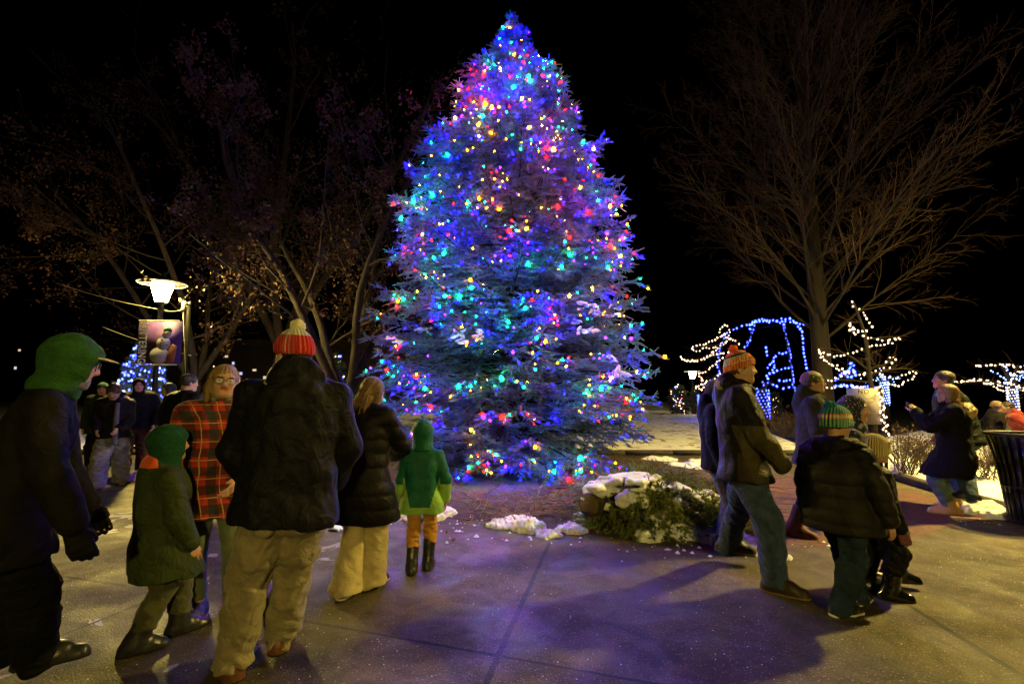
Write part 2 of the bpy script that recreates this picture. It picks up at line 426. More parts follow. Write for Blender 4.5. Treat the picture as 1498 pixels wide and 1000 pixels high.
    def bars(s):
        H, g = s.H, s.g**.85; L = s.S-s.P
        return [  # centre, half width, radius
            (s.P-s.up*.03*H, .040*H, .066*H*g), (s.P+L*.20, .036*H, .063*H*g), (s.P+L*.42, .030*H, .061*H*g),
            (s.P+L*.66, .034*H, .066*H*g), (s.P+L*.86, .052*H, .052*H*g)]
    def body(s, skin=None, lips=True, brow=None, grip=.5, hands=(True, True), vox=None):
        H = s.H; S = Sdf()
        for c, w, r in s.bars(): S.cap(c-s.rt*w, c+s.rt*w, r*.88, None, .03*H)
        S.cap(s.sh[-1]*.75+s.S*.25, s.sh[1]*.75+s.S*.25, .032*H, None, .05*H)
        S.cap(s.neck-s.up*.02*H, s.hc-s.hu*.25*s.hs-s.hf*.12*s.hs, .036*H*(.8+.2*s.g), .033*H, .02*H)
        for q in (-1, 1):
            S.cap(s.sh[q], s.el[q], .033*H, .025*H, .03*H); S.cap(s.el[q], s.wr[q], .025*H, .017*H, .01*H)
            S.cap(s.hip[q], s.kn[q], .047*H, .031*H, .02*H); S.cap(s.kn[q], s.an[q], .032*H, .02*H, .01*H)
            td = np.array([-math.sin(s.toe[q]), math.cos(s.toe[q]), 0]); a = s.an[q]
            S.cap(a-td*.015*H-Zv*.02*H, a+td*.09*H-Zv*.03*H, .02*H, .013*H, .02*H)
            if hands[0 if q < 0 else 1]: s.hand_sdf(S, q, 0, grip)
        s.head_sdf(S)
        m = [skin or SKIN(), LIP(), brow or mat('brow', (.05, .03, .02), bump=0)]
        hs = s.hs
        def mi(C):
            h = ((C-s.hc)@s.Rh)/hs; x, y, z = np.abs(h[:, 0]), h[:, 1], h[:, 2]
            i = np.zeros(len(C), int)
            if lips: i[(x < .105) & (y > .30) & (z < -.19+.0) & (z > -.295) & (np.abs(h).max(1) < 1)] = 1
            i[(x > .075) & (x < .235) & (y > .25) & (z > .105) & (z < .15)] = 2
            return i
        b = sdf_obj('body', S, vox or s.vox*.8, m, s.root, None, 1, mi)
        return b
    def eyes(s):
        hs = s.hs
        W = mat('eyeball', (.38, .36, .34), rough=.2, var=.03, bump=0); I = mat('iris', (.03, .025, .02), rough=.1, var=.1, bump=0)
        def mi(C):
            h = ((C-s.hc)@s.Rh)/hs; return ((np.abs(np.abs(h[:, 0])-.145)**2+(h[:, 2]-.03)**2) < .03**2).astype(int)
        for q in (-1, 1):
            S = Sdf(); S.ell(s.hp((q*.145, .345, .03)), .064*hs, None, .001); sdf_obj('eye', S, .0035, [W, I], s.root, None, 0, mi)
    # ---- clothes
    def top(s, m, hem=.46, t=.016, hood=None, collar=True, puff=0, flare=0., name='jacket', mi=None, cuff=None, amp=.006, sleeve=0., tilt=0, vox=None, lower=1.0, fs=1.0, opening=False):
        """hem: height of the hem in H; t: thickness; puff: quilting amplitude"""
        H = s.H; S = Sdf(); t = t*H/1.75*1.75
        for c, w, r in s.bars(): S.cap(c-s.rt*w, c+s.rt*w, r+t*.8, None, .032*H)
        for q in (-1, 1):
            S.cap(s.neck+s.up*.006*H, s.sh[q]+s.up*.0*H, .036*H+t*.3, .036*H+t*.5, .03*H)
        z0 = hem*H
        # skirt of the garment down to the hem
        n = max(1, int((s.P[2]-z0)/(.05*H)))
        mid = (s.an[1]+s.an[-1])/2
        for i in range(1, n+2):
            f = i/(n+1); z = s.P[2]+(z0-.03*H-s.P[2])*f
            kx = (s.P+(np.array([s.kn[1]+s.kn[-1]])[0]/2-s.P)*min(1, (s.P[2]-z)/(.24*H))*.8); c = np.array([kx[0], kx[1], z])
            S.cap(c-s.rt*(.042*H+flare*f), c+s.rt*(.042*H+flare*f), (.066*H*s.g**.85+t+flare*f)*lower, None, .035*H)
        S.plane((math.sin(tilt), 0, -math.cos(tilt)), -z0*math.cos(tilt)+s.P[0]*math.sin(tilt))
        for q in (-1, 1):
            a, e, w = s.sh[q], s.el[q], s.wr[q]
            ee = e; we = w+(w-e)/np.linalg.norm(w-e)*(sleeve*H-.012*H)
            S.cap(a, ee, .036*H+t*.6, .031*H+t*.6, .014*H); S.cap(ee, we, .031*H+t*.6, .024*H+t*.55, .010*H)
        if collar:
            S.cap(s.neck-s.up*.02*H, s.neck+s.up*.035*H+s.fw*.012*H, .043*H+t*.3, .041*H+t*.2, .02*H)
        if hood == 'down':
            b = s.neck-s.fw*.046*H+s.up*.026*H
            S.ell(b+s.up*.010*H, (.078*H, .046*H, .066*H), s.T, .025*H)
            S.ell(b-s.up*.050*H-s.fw*.022*H, (.080*H, .040*H, .070*H), s.T, .02*H)
            for q in (-1, 1):
                S.cap(b+s.rt*q*.052*H+s.up*.018*H, s.neck+s.rt*q*.044*H+s.fw*.055*H+s.up*.012*H, .026*H, .02*H, .015*H)
        f1 = folds(amp, 13*fs, s.seed); f2 = folds(amp*.5, 34*fs, s.seed+9, .6)
        if puff:
            step = .062*H
            def disp(P):
                zz = (P-s.P)@s.up; return -puff*(np.abs(np.sin(PI*zz/step))**.55-.6)+.6*f1(P)+.5*f2(P)
        else:
            def disp(P): return f1(P)+f2(P)
        return sdf_obj(name, S, vox or s.vox, m, s.root, disp, 1, mi)
    def pants(s, m, ease=.010, hem=.04, flare=0., top=.0, name='trousers', amp=.007, mi=None, crop=None, vox=None):
        H = s.H; S = Sdf(); g = s.g; e = ease*H/1.75*1.75
        c = s.P-s.up*.02*H
        g2 = g**.85; S.cap(c-s.rt*.04*H, c+s.rt*.04*H, .066*H*g2+e*.2, None, .02*H); S.cap(s.P+s.up*.05*H-s.rt*.036*H, s.P+s.up*.05*H+s.rt*.036*H, .062*H*g2, None, .02*H)
        for q in (-1, 1):
            k = s.kn[q]; a = s.an[q]-Zv*.02*H
            S.cap(s.hip[q]-Zv*.01*H, k, .052*H*(.4+.6*g)+e*.4, .037*H*(.6+.4*g)+e*.7, .010*H); S.cap(k, a, .037*H*(.6+.4*g)+e*.7, .029*H*(.6+.4*g)+e*.8+flare, .008*H)
        S.plane((0, 0, -1), -hem*H)
        f1 = folds(amp, 15, s.seed+3, 1.3); f2 = folds(amp*.55, 38, s.seed+4, 1.6)
        # cloth gathers towards the ankle
        def disp(P):
            lo = np.clip(1-(P[:, 2]-hem*H)/(.16*H), 0, 1); kz = np.exp(-((P[:, 2]-.27*H)/(.05*H))**2)
            return f1(P)+f2(P)*(1+.6*kz)+amp*.45*lo*np.sin(P[:, 2]*80/H*1.75+4*np.sin(P[:, 0]*24+s.seed)+3*np.sin(P[:, 1]*21))
        return sdf_obj(name, S, vox or s.vox, m, s.root, disp, 1, mi)
    def shoe(s, q, m, sole, shaft=.0, fat=1.0, name='shoe', soleh=.014, length=1.0, laces=None):
        H = s.H; S = Sdf(); a = s.an[q].copy(); base = a[2]-.048*H; a0 = np.array([a[0], a[1], base])
        td = np.array([-math.sin(s.toe[q]), math.cos(s.toe[q]), 0]); sd = np.array([td[1], -td[0], 0])
        f = fat*H
        S.cap(a0-td*.030*H+Zv*.022*H, a0+td*.055*H*length+Zv*.024*H, .026*f, .029*f, .015*H)
        S.cap(a0+td*.045*H*length+sd*q*.004*H+Zv*.019*H, a0+td*.098*H*length+Zv*.015*H, .030*f, .023*f, .012*H)
        S.cap(a0+Zv*.035*H-td*.01*H, a0+Zv*(.055*H)-td*.006*H, .028*f, .028*f, .02*H)
        S.cap(a0+Zv*.05*H, a0+td*.05*H*length+Zv*.032*H, .022*f, .02*f, .02*H)
        if shaft:
            d = s.kn[q]-a; d /= np.linalg.norm(d)
            S.cap(a-Zv*.01*H, a+d*shaft*H, .032*f, .036*f, .02*H); S.plane((d[0], d[1], d[2]), (a+d*shaft*H)@d)
        # the sole's welt
        S.cap(a0-td*.03*H+Zv*.006*H, a0+td*.055*H*length+Zv*.006*H, .0275*f, .031*f, .004*H)
        S.cap(a0+td*.05*H*length+Zv*.006*H, a0+td*.1*H*length+Zv*.006*H, .0315*f, .026*f, .004*H)
        S.plane((0, 0, -1), -(base+.002))
        fo = folds(.0018, 55, s.seed+q)
        mi = lambda C: (C[:, 2] < base+soleh*H/1.75*1.1).astype(int)
        return sdf_obj(name, S, min(s.vox, .008), [m, sole], s.root, fo, 0, mi)
    def shoes(s, *a, **k):
        for q in (-1, 1): s.shoe(q, *a, **k)
    def gloves(s, m, t=.004, grip=.55, which=(-1, 1)):
        for q in which:
            S = Sdf(); s.hand_sdf(S, q, t, grip); d = s.el[q]-s.wr[q]; d /= np.linalg.norm(d)
            S.cap(s.wr[q]+d*.005, s.wr[q]+d*.06, .026*s.H/1.75+t+.004, .03*s.H/1.75+t+.006, .015)
            sdf_obj('glove', S, .005, m, s.root, folds(.0012, 60, 3), 0)
    # ---- things on the head: meshes in the head's own frame, one head height = 1
    def onhead(s, name, S, m, disp=None, vox=None, smooth=1, mi=None):
        V, Q = S.mesh((vox or min(s.vox, .008))/s.hs, disp, smooth)
        o = obj_np(name, V, Q, m, s.root, True, None if mi is None else mi(V[Q].mean(1)))
        M = Matrix.Identity(4)
        for i in range(3):
            for j in range(3): M[i][j] = s.Rh[i, j]*s.hs
            M[i][3] = s.hc[i]
        o.matrix_local = M; return o
    def beanie(s, m, pom=None, low=.02, slope=.15, cuff=True, height=.50, pomr=.16, pomc=(0, -.08, .62), name='knit_hat', fat=1.0):
        S = Sdf(); f = fat
        S.ell((0, -.05, .13), (.40*f, .475*f, .43*f), None, .03)
        S.ell((0, -.06, .20), (.385*f, .455*f, height-.17+.05), None, .05)
        if cuff:
            S2 = []
            z1 = low+.24
            n = 16
            pts = [np.array([.375*f*math.cos(2*PI*k/n), -.05+.45*f*math.sin(2*PI*k/n), 0]) for k in range(n+1)]
            for zz in (low+.06, low+.13, low+.19):
                for a, b in zip(pts[:-1], pts[1:]):
                    o = np.array([0, 0, zz]); S.cap(a+o+Zv*(-slope*a[1]*-1), b+o+Zv*(-slope*b[1]*-1), .05, .05, .03)
        S.plane((0, slope, -1), -low)
        hat = s.onhead(name, S, m, bumps(.010, 9, s.seed))
        if pom:
            P = Sdf(); P.ell(pomc, pomr, None, .01)
            o = s.onhead('pompom', P, pom, bumps(.028, 34, 5), .006); o_parent(o, hat)
        return hat
    def hair(s, m, length='short', seed=2, part=0, vol=1.0, back=True):
        S = Sdf(); v = vol
        S.ell((0, -.075, .16), (.385*v, .44*v, .395*v), None, .03)
        if length == 'short':
            S.ell((0, -.2, -.08), (.30*v, .28, .22), None, .06)
            S.ell((0, .56, -.12), (.36, .36, .40), None, .03, 's')
            for q in (-1, 1): S.ell((q*.42, .04, -.14), (.12, .12, .17), None, .03, 's')
            S.plane((0, -.3, -1), .26)
        else:
            for q in (-1, 1):
                S.cap((q*.29, -.05, .1), (q*.33, -.02, -.35), .13*v, .12*v, .08)
                if length == 'long':
                    S.cap((q*.32, -.04, -.3), (q*.36, .02, -.72), .13*v, .10*v, .08); S.cap((q*.36, .02, -.7), (q*.36, .12, -.98), .10*v, .05, .05)
            S.cap((0, -.25, .05), (0, -.34, -.5), .27*v, .22*v, .1)
            if length == 'long':
                for x in (-.2, -.07, .07, .2): S.cap((x, -.33, -.4), (x*1.3, -.38, -.95), .15*v, .05*v, .06)
            S.ell((0, .62, -.12), (.30, .50, .37), None, .03, 's')
        b0 = bumps(.012, 5, seed)
        def disp(P):
            an = np.arctan2(P[:, 0], P[:, 1]+.1); return b0(P)+.017*np.sin(an*23+3*np.sin(P[:, 2]*4)+P[:, 2]*2)+.008*np.sin(an*51+P[:, 2]*5)
        o = s.onhead('hair', S, m, disp, min(s.vox, .007))
        if length != 'short':                          # loose strands over the mass of it
            r_ = np.random.default_rng(seed+5); V = np.array([v.co[:] for v in o.data.vertices]); V = V[V[:, 2] < .45]; p = V[r_.choice(len(V), 420)]
            nn = norm(p*np.array([1, 1, 0])+np.array([0, .1, 0])); d = nn*.16+np.array([0, 0, -1.])+r_.normal(size=p.shape)*.16
            P = polyline(p+nn*.012, d, r_.uniform(.2, .55, len(p)), 5, .10, -.2, r_); a, q = tubes(P, np.full(len(p), .0055), 3, .4); o2 = obj_np('loose_strands', a, q, m, o)
        return o
    def hoodup(s, m, face=True, name='hood', r=1.0, open_c=(0, .66, -.08), open_r=(.30, .52, .40), peak=0, disp=None, mi=None):
        S = Sdf()
        S.ell((0, -.06, .12), (.43*r, .50*r, .46*r), None, .03); S.ell((0, -.02, -.18), (.39*r, .40*r, .42*r), None, .1)
        S.cap((0, -.12, -.35), (0, -.12, -.62), .36*r, .42*r, .12)
        if peak: S.cap((-.15, .3, .4), (.15, .3, .4), .1, .1, .1)
        if face:
            S.ell((0, -.02, .05), (.37, .43, .42), None, .02, 's'); S.ell(open_c, open_r, None, .05, 's')
        S.plane((0, 0, -1), .74)
        return s.onhead(name, S, m, disp or folds(.016, 5.5, s.seed), mi=mi)
    def glasses(s, m=None):
        m = m or mat('glasses_frame', (.02, .018, .018), rough=.3, var=.05, bump=0)
        mb = MB()
        for q in (-1, 1):
            c = np.array([q*.155, .455, .02]); P = []
            for k in range(21):
                t = 2*PI*k/20; x = max(-1, min(1, 1.25*math.cos(t))); z = max(-1, min(1, 1.25*math.sin(t)))
                P.append(c+np.array([.115*x, -.02*abs(q*.155+.115*x)*3, .085*z]))
            mb.tube(P, .010, 5, False)
            mb.tube([(q*.27, .41, .05), (q*.345, .2, .05), (q*.37, -.05, .02)], .009, 5)
        mb.tube([(-.045, .445, .04), (0, .46, .05), (.045, .445, .04)], .009, 5)
        V = np.concatenate(mb.v)
        o = mb.build('glasses', m, s.root, True)
        lm = MATS.get('lens')
        if lm is None:
            lm, nt, b = _new('lens'); MATS['lens'] = lm; b.inputs['Base Color'].default_value = (.8, .85, .85, 1); b.inputs['Roughness'].default_value = .03; b.inputs['Alpha'].default_value = .22; b.inputs['Specular IOR Level'].default_value = 1
        for q in (-1, 1):
            g = MB(); g.box((q*.155, .445, .02), (.2, .008, .145)); g.build('lens', lm, o)
        M = Matrix.Identity(4)
        for i in range(3):
            for j in range(3): M[i][j] = s.Rh[i, j]*s.hs
            M[i][3] = s.hc[i]
        o.matrix_local = M; return o
def o_parent(o, p):
    """make o a child of p, keeping it where it is (both under the same thing)"""
    M = p.matrix_local.inverted() @ o.matrix_local
    o.parent = p; o.matrix_parent_inverse = Matrix.Identity(4); o.matrix_local = M
# ------------------------------------------------------------------ branching, needles, leaves (all arrays)
def norm(v): return v/(np.linalg.norm(v, axis=-1, keepdims=True)+1e-9)
def polyline(P0, D, L, n=5, wig=.12, trop=0.0, rng=RNG):
    """P0 (B,3), D (B,3), L (B): wandering polylines (B,n,3); trop bends them up (or down) along the way"""
    B = len(P0); P = np.zeros((B, n, 3)); P[:, 0] = P0; d = norm(D)
    for i in range(1, n):
        d = norm(d+rng.normal(size=(B, 3))*wig+np.array([0, 0, 1.])*np.asarray(trop).reshape(-1, 1)/(n-1) if np.ndim(trop) else norm(d+rng.normal(size=(B, 3))*wig+np.array([0, 0, trop/(n-1)])))
        P[:, i] = P[:, i-1]+d*(L/(n-1))[:, None]
    return P
def along(P, t):
    """points and tangents at parameters t (B,m) on polylines P (B,n,3)"""
    n = P.shape[1]; x = np.clip(t, 0, .999)*(n-1); i = x.astype(int); f = (x-i)[..., None]; b = np.arange(len(P))[:, None]
    return P[b, i]*(1-f)+P[b, i+1]*f, norm(P[b, i+1]-P[b, i])
def spawn(P, L, R, m, t0, t1, ang, ratio, rr=.5, n=5, wig=.12, trop=0., taper=.6, rng=RNG, flat=0.):
    B = len(P); t = t0+(t1-t0)*(np.arange(m)[None, :]+rng.uniform(0, 1, (B, m)))/m
    p, d = along(P, t); p = p.reshape(-1, 3); d = d.reshape(-1, 3); t = t.ravel()
    q = rng.normal(size=p.shape); q[:, 2] *= (1-flat); q = norm(q-d*(q*d).sum(1, keepdims=True))
    a = ang*rng.uniform(.75, 1.25, len(p)); D = d*np.cos(a)[:, None]+q*np.sin(a)[:, None]
    Lc = np.repeat(L, m)*ratio*(1-taper*t)*rng.uniform(.6, 1.2, len(p)); Rc = np.repeat(R, m)*rr*(1-.55*t)
    return polyline(p, D, Lc, n, wig, trop, rng), Lc, Rc
def tubes(P, R, n=4, tip=.3):
    B, k, _ = P.shape; T = np.zeros_like(P); T[:, 1:-1] = P[:, 2:]-P[:, :-2]; T[:, 0] = P[:, 1]-P[:, 0]; T[:, -1] = P[:, -1]-P[:, -2]; T = norm(T)
    U = norm(np.cross(T, np.array([.31, .17, .93]))); W = np.cross(T, U)
    rad = np.asarray(R)[:, None]*np.linspace(1, tip, k)[None, :] if np.ndim(R) == 1 else R
    an = 2*PI*np.arange(n)/n
    V = P[:, :, None, :]+rad[:, :, None, None]*(np.cos(an)[None, None, :, None]*U[:, :, None, :]+np.sin(an)[None, None, :, None]*W[:, :, None, :])
    b = np.arange(B)[:, None, None]*k*n; i = np.arange(k-1)[None, :, None]*n; j = np.arange(n)[None, None, :]; j2 = (j+1) % n
    Q = np.stack([b+i+j, b+i+j2, b+i+n+j2, b+i+n+j], -1).reshape(-1, 4)
    return V.reshape(-1, 3), Q
def join(parts):
    V = []; Fc = []; o = 0
    for v, f in parts: V.append(v); Fc.append(f+o); o += len(v)
    return np.concatenate(V), np.concatenate(Fc)
def cards(P, size, rng=RNG, droop=0.):
    """leaf-sized quads, each bent along its middle by its random set"""
    n = len(P); a = norm(rng.normal(size=(n, 3))+np.array([0, 0, -droop])); b = norm(np.cross(a, rng.normal(size=(n, 3))))
    s = size*rng.uniform(.6, 1.3, n)[:, None]
    V = np.stack([P, P+a*s*.5+b*s*.28, P+a*s, P+a*s*.5-b*s*.28], 1).reshape(-1, 3)
    return V, np.arange(4*n).reshape(-1, 4)
def shoots(P, D, L, k=24, nl=.032, nw=.0085, rng=RNG, spread=.85):
    """needle shoots: k needles (one thin triangle each) set round every twig"""
    B = len(P); D = norm(D); U = norm(np.cross(D, rng.normal(size=(B, 3)))); W = np.cross(D, U)
    t = np.tile((np.arange(k)+.5)/k, (B, 1)); an = np.arange(k)[None, :]*2.4+rng.uniform(0, 6.3, (B, 1))+rng.normal(size=(B, k))*.3
    rad = np.cos(an)[..., None]*U[:, None]+np.sin(an)[..., None]*W[:, None]
    base = P[:, None]+D[:, None]*(t*L[:, None])[..., None]
    nd_ = norm(rad*spread*(1-.45*t)[..., None]+D[:, None]*.6+np.array([0, 0, .12]))
    tan = norm(np.cross(nd_, D[:, None]))
    ln = nl*rng.uniform(.7, 1.2, (B, k))[..., None]
    a = base-tan*nw*.5; b = base+tan*nw*.5; c = base+nd_*ln
    V = np.stack([a, b, c], 2).reshape(-1, 3)
    return V, np.arange(len(V)).reshape(-1, 3)

# ------------------------------------------------------------------ spruce
BARK = lambda: mat('bark', (.020, .014, .011), rough=.9, var=.4, vscale=8, bump=.8, bscale=18, stretch=(1, 1, .25))
NEEDLE = lambda: mat('blue_spruce_needles', (.085, .135, .135), rough=.6, var=.35, vscale=1.3, bump=0, spec=.25)
OUT = [(21, 3), (62, 26), (100, 48), (130, 64), (165, 95), (215, 118), (265, 152), (300, 164), (360, 170), (400, 185), (450, 200), (490, 209), (550, 210), (600, 205), (650, 185), (690, 140)]
TX, TY = 0.0, 9.5
_z = np.array([at(749, y, TY)[2] for y, w in OUT])[::-1]
_r = np.array([w/F*(TY*math.cos(TILT)+(at(749, y, TY)[2]-CH)*math.sin(TILT)) for y, w in OUT])[::-1]
def Rz(z): return np.interp(z, _z, _r)
ztop = _z[-1]
rng = np.random.default_rng(3)
spruce = empty('spruce_tree', (TX, TY, 0), 0, 'tall blue spruce covered with coloured lights in the middle of the plaza', 'tree')
tr = polyline(np.array([[0, 0, 0.]]), np.array([[0, 0, 1.]]), np.array([ztop]), 12, .004, 0, rng); tr[:, :, :2] *= .3
V, Q = tubes(tr, np.linspace(.2, .012, 12)[None, :], 10); obj_np('trunk', V, Q, BARK(), spruce)
bp, bd, bl = [], [], []
z = .22; i = 0
while z < ztop-.12:
    R = Rz(z); f = z/ztop; nb = int(9+10*(R/2.8)) if f < .9 else 7
    for k in range(nb):
        az = 2*PI*(k+rng.uniform(-.3, .3))/nb+i*1.9
        up = -.26+.60*f+ (1.0*max(0, f-.82)/.18)+rng.normal()*.13
        bp.append((0, 0, z+rng.uniform(-.15, .15))); bd.append((math.cos(az), math.sin(az), up)); bl.append(max(.08, (R-.15)*rng.uniform(.84, 1.04)*(1+.07*math.sin(az*3+z*2))))
    z += .255*(1-.30*f); i += 1
bp = np.array(bp); bd = norm(np.array(bd)); bl = np.array(bl)
P1 = polyline(bp, bd, bl, 8, .035, .22, rng); R1 = .006+.010*bl/2.8*1.6
lat = []; wood = [tubes(P1, R1, 5, .25)]
SP, SD, SL = [], [], []
for sgn in (-1, 1):
    m = 13; B = len(P1); t = .22+.76*(np.arange(m)[None, :]+rng.uniform(0, 1, (B, m)))/m
    p, d = along(P1, t); side = norm(np.cross(d, np.array([0, 0, 1.])))*sgn
    a = math.radians(52)*rng.uniform(.75, 1.2, (B, m)); D = d*np.cos(a)[..., None]+side*np.sin(a)[..., None]+np.array([0, 0, 1.])*(rng.normal(size=(B, m))*.14-.20)[..., None]
    Ll = (np.minimum(.62, .36*bl)[:, None]*(1.05-.72*t)*rng.uniform(.6, 1.2, (B, m))).ravel()
    keep = Ll > .03
    P2 = polyline(p.reshape(-1, 3)[keep], norm(D.reshape(-1, 3))[keep], Ll[keep], 5, .07, -.15, rng); L2 = Ll[keep]
    wood.append(tubes(P2, .0025+.006*L2, 3, .4))
    # shoots along each lateral, alternating sides and some on top
    m2 = 7; t2 = (np.arange(m2)[None, :]+rng.uniform(.2, .8, (len(P2), m2)))/m2
    q, e = along(P2, t2); s2 = norm(np.cross(e, np.array([0, 0, 1.])))*np.where(np.arange(m2) % 2 == 0, 1, -1)[None, :, None]
    DD = norm(e+s2*rng.uniform(.3, 1.0, (len(P2), m2, 1))+rng.normal(size=e.shape)*.25+np.array([0, 0, .05]))
    ok = (t2*L2[:, None] > .02) & (rng.uniform(size=t2.shape) < np.minimum(1, L2/.22)[:, None])
    SP.append(q[ok]); SD.append(DD[ok]); SL.append((.10*rng.uniform(.7, 1.35, ok.sum())))
    SP.append(P2[:, -1]); SD.append(norm(P2[:, -1]-P2[:, -2])); SL.append(.12*rng.uniform(.8, 1.3, len(P2)))
# shoots along the branch itself and its tip
t = (np.arange(16)[None, :]+rng.uniform(0, 1, (len(P1), 16)))/16*.75+.25; q, e = along(P1, t)
SP.append(q.reshape(-1, 3)); SD.append(norm(e.reshape(-1, 3)+rng.normal(size=(e.size//3, 3))*.5+np.array([0, 0, .3]))); SL.append(.10*rng.uniform(.7, 1.3, e.size//3))
for _ in range(3): SP.append(P1[:, -1]); SD.append(norm(P1[:, -1]-P1[:, -2]+rng.normal(size=(len(P1), 3))*.35)); SL.append(.13*rng.uniform(.8, 1.3, len(P1)))
for k in range(26):
    SP.append(np.array([[0, 0, ztop-.55*rng.uniform()]])); SD.append(norm(rng.normal(size=(1, 3))*.5+np.array([[0, 0, 1.1]]))); SL.append(np.array([.16]))
SP = np.concatenate(SP); SD = np.concatenate(SD); SL = np.concatenate(SL)
NV, NF = shoots(SP, SD, SL, 30, .032, .0085, rng)
# the shoot's own body of close-set needles: a thin spindle under the loose ones
tt = np.array([0, .35, .75, 1.0]); CP = SP[:, None]+norm(SD)[:, None]*(tt[None, :]*SL[:, None])[..., None]
CV, CQ = tubes(CP, np.array([.006, .010, .008, .002])[None, :]*rng.uniform(.8, 1.2, (len(SP), 1)), 4)
crown = obj_np('crown', np.concatenate([NV, CV]), [NF, CQ+len(NV)], NEEDLE(), spruce, smooth=False)
V, Q = join(wood); obj_np('branches', V, Q, BARK(), spruce)
print('spruce shoots', len(SP))

# ------------------------------------------------------------------ bulbs and light strings
BC = {'blue': ((.0006, .0003, 1), 860), 'violet': ((.08, .0016, 1), 260), 'warm': ((1, .30, .0022), 330), 'green': ((.0004, .70, .16), 560), 'red': ((1, .0006, .0005), 620), 'orange': ((1, .12, .0006), 420), 'white': ((1, .66, .38), 6), 'dim_red': ((1, .12, .10), 4), 'ice': ((.22, .34, 1), 7), 'deep': ((.03, .05, 1), 20)}
def bulb_mesh(c, r):
    key = 'bulb_%s_%d' % (c, int(r*1e4))
    if key in bpy.data.meshes: return bpy.data.meshes[key]
    mb = MB(); mb.lathe([(.35*r, -1.3*r), (.95*r, -.4*r), (1*r, .2*r), (.55*r, 1.1*r)], 7)
    V = np.concatenate(mb.v); return mesh_np(key, V, [np.array(mb.q), np.array(mb.t)], emit('bulb_'+c, *BC[c]), True)
WIRE = lambda: mat('dark_green_wire', (.01, .02, .012), rough=.5, bump=0)
def light_string(name, label, lines, pts, cols, r, rng, sizes=None, cap=100, group=None, tilt=.5):
    """lines: polylines of the wire; pts: bulb positions; cols: a colour per bulb. The string is the thing, its bulbs are its parts."""
    V = []; Fc = []; o = 0
    lines = [np.concatenate([np.asarray(l, float) for l in lines])]      # one run of wire from plug to end
    for l in lines:
        v, f = tubes(l[None], np.full((1, len(l)), .004), 4); V.append(v); Fc.append(f+o); o += len(v)
    s = obj_np(name, np.concatenate(V), np.concatenate(Fc), WIRE(), None, True); tag(s, label, 'light string', group)
    extra = {}
    for i, (p, c) in enumerate(zip(pts, cols)):
        k = 1 if sizes is None else sizes[i]; e = rng.normal(size=3)*tilt+np.array([PI, 0, 0])
        if i < cap:
            o = link('bulb', bulb_mesh(c, r), s); o.location = tuple(p); o.rotation_euler = tuple(e); o.scale = (k, k, k)
        else: extra.setdefault(c, []).append((p, k))
    if extra:
        V, Q, T, mi, ms, o = [], [], [], [], [], 0
        for j, (c, lst) in enumerate(extra.items()):
            me = bulb_mesh(c, r); v0 = np.array([v.co[:] for v in me.vertices]); q0 = np.array([p.vertices[:] for p in me.polygons if len(p.vertices) == 4]); ms.append(me.materials[0])
            for p, k in lst: V.append(v0*k+np.asarray(p)); Q.append(q0+o); mi.append(np.full(len(q0), j)); o += len(v0)
        b = obj_np('small_bulbs', np.concatenate(V), np.concatenate(Q), ms, s, True, np.concatenate(mi)); b['kind'] = 'stuff'
    return s

# bulbs sit on shoot tips on the side of the spruce that is strung (towards the plaza and round both flanks)
tips = SP+SD*SL[:, None]+np.array([TX, TY, 0])
rad = np.hypot(tips[:, 0]-TX, tips[:, 1]-TY); fr = rad/np.maximum(Rz(tips[:, 2]), .05)
az = np.arctan2(tips[:, 0]-TX, -(tips[:, 1]-TY))
w = np.clip((fr-.62)/.4, 0, 1)**1.0*np.clip((2.2-np.abs(az))/.9, 0, 1)*(.35+Rz(tips[:, 2])*.25)
w *= .10+np.clip(np.cos(az), 0, 1); w[tips[:, 2] > ztop-1.6] *= 1.5
w /= w.sum()
NB = 1400
ch = rng.choice(len(tips), 12000, False, w); sel = []
for c in ch:                                           # keep the bulbs a hand apart
    p = tips[c]
    if all(np.sum((p-tips[d])**2) > .072**2 for d in sel): sel.append(c)
    if len(sel) >= NB: break
bp_ = tips[sel]*.55+(SP[sel]+np.array([TX, TY, 0]))*.45+norm(np.stack([tips[sel, 0]-TX, tips[sel, 1]-TY, np.full(len(sel), .3)], 1))*.022
order = np.argsort(bp_[:, 2]); bp_ = bp_[order]
names = ['lowest', 'second lowest', 'third lowest', 'fourth lowest', 'fifth lowest', 'fifth highest', 'fourth highest', 'third highest', 'second highest', 'topmost']
per = len(bp_)//10
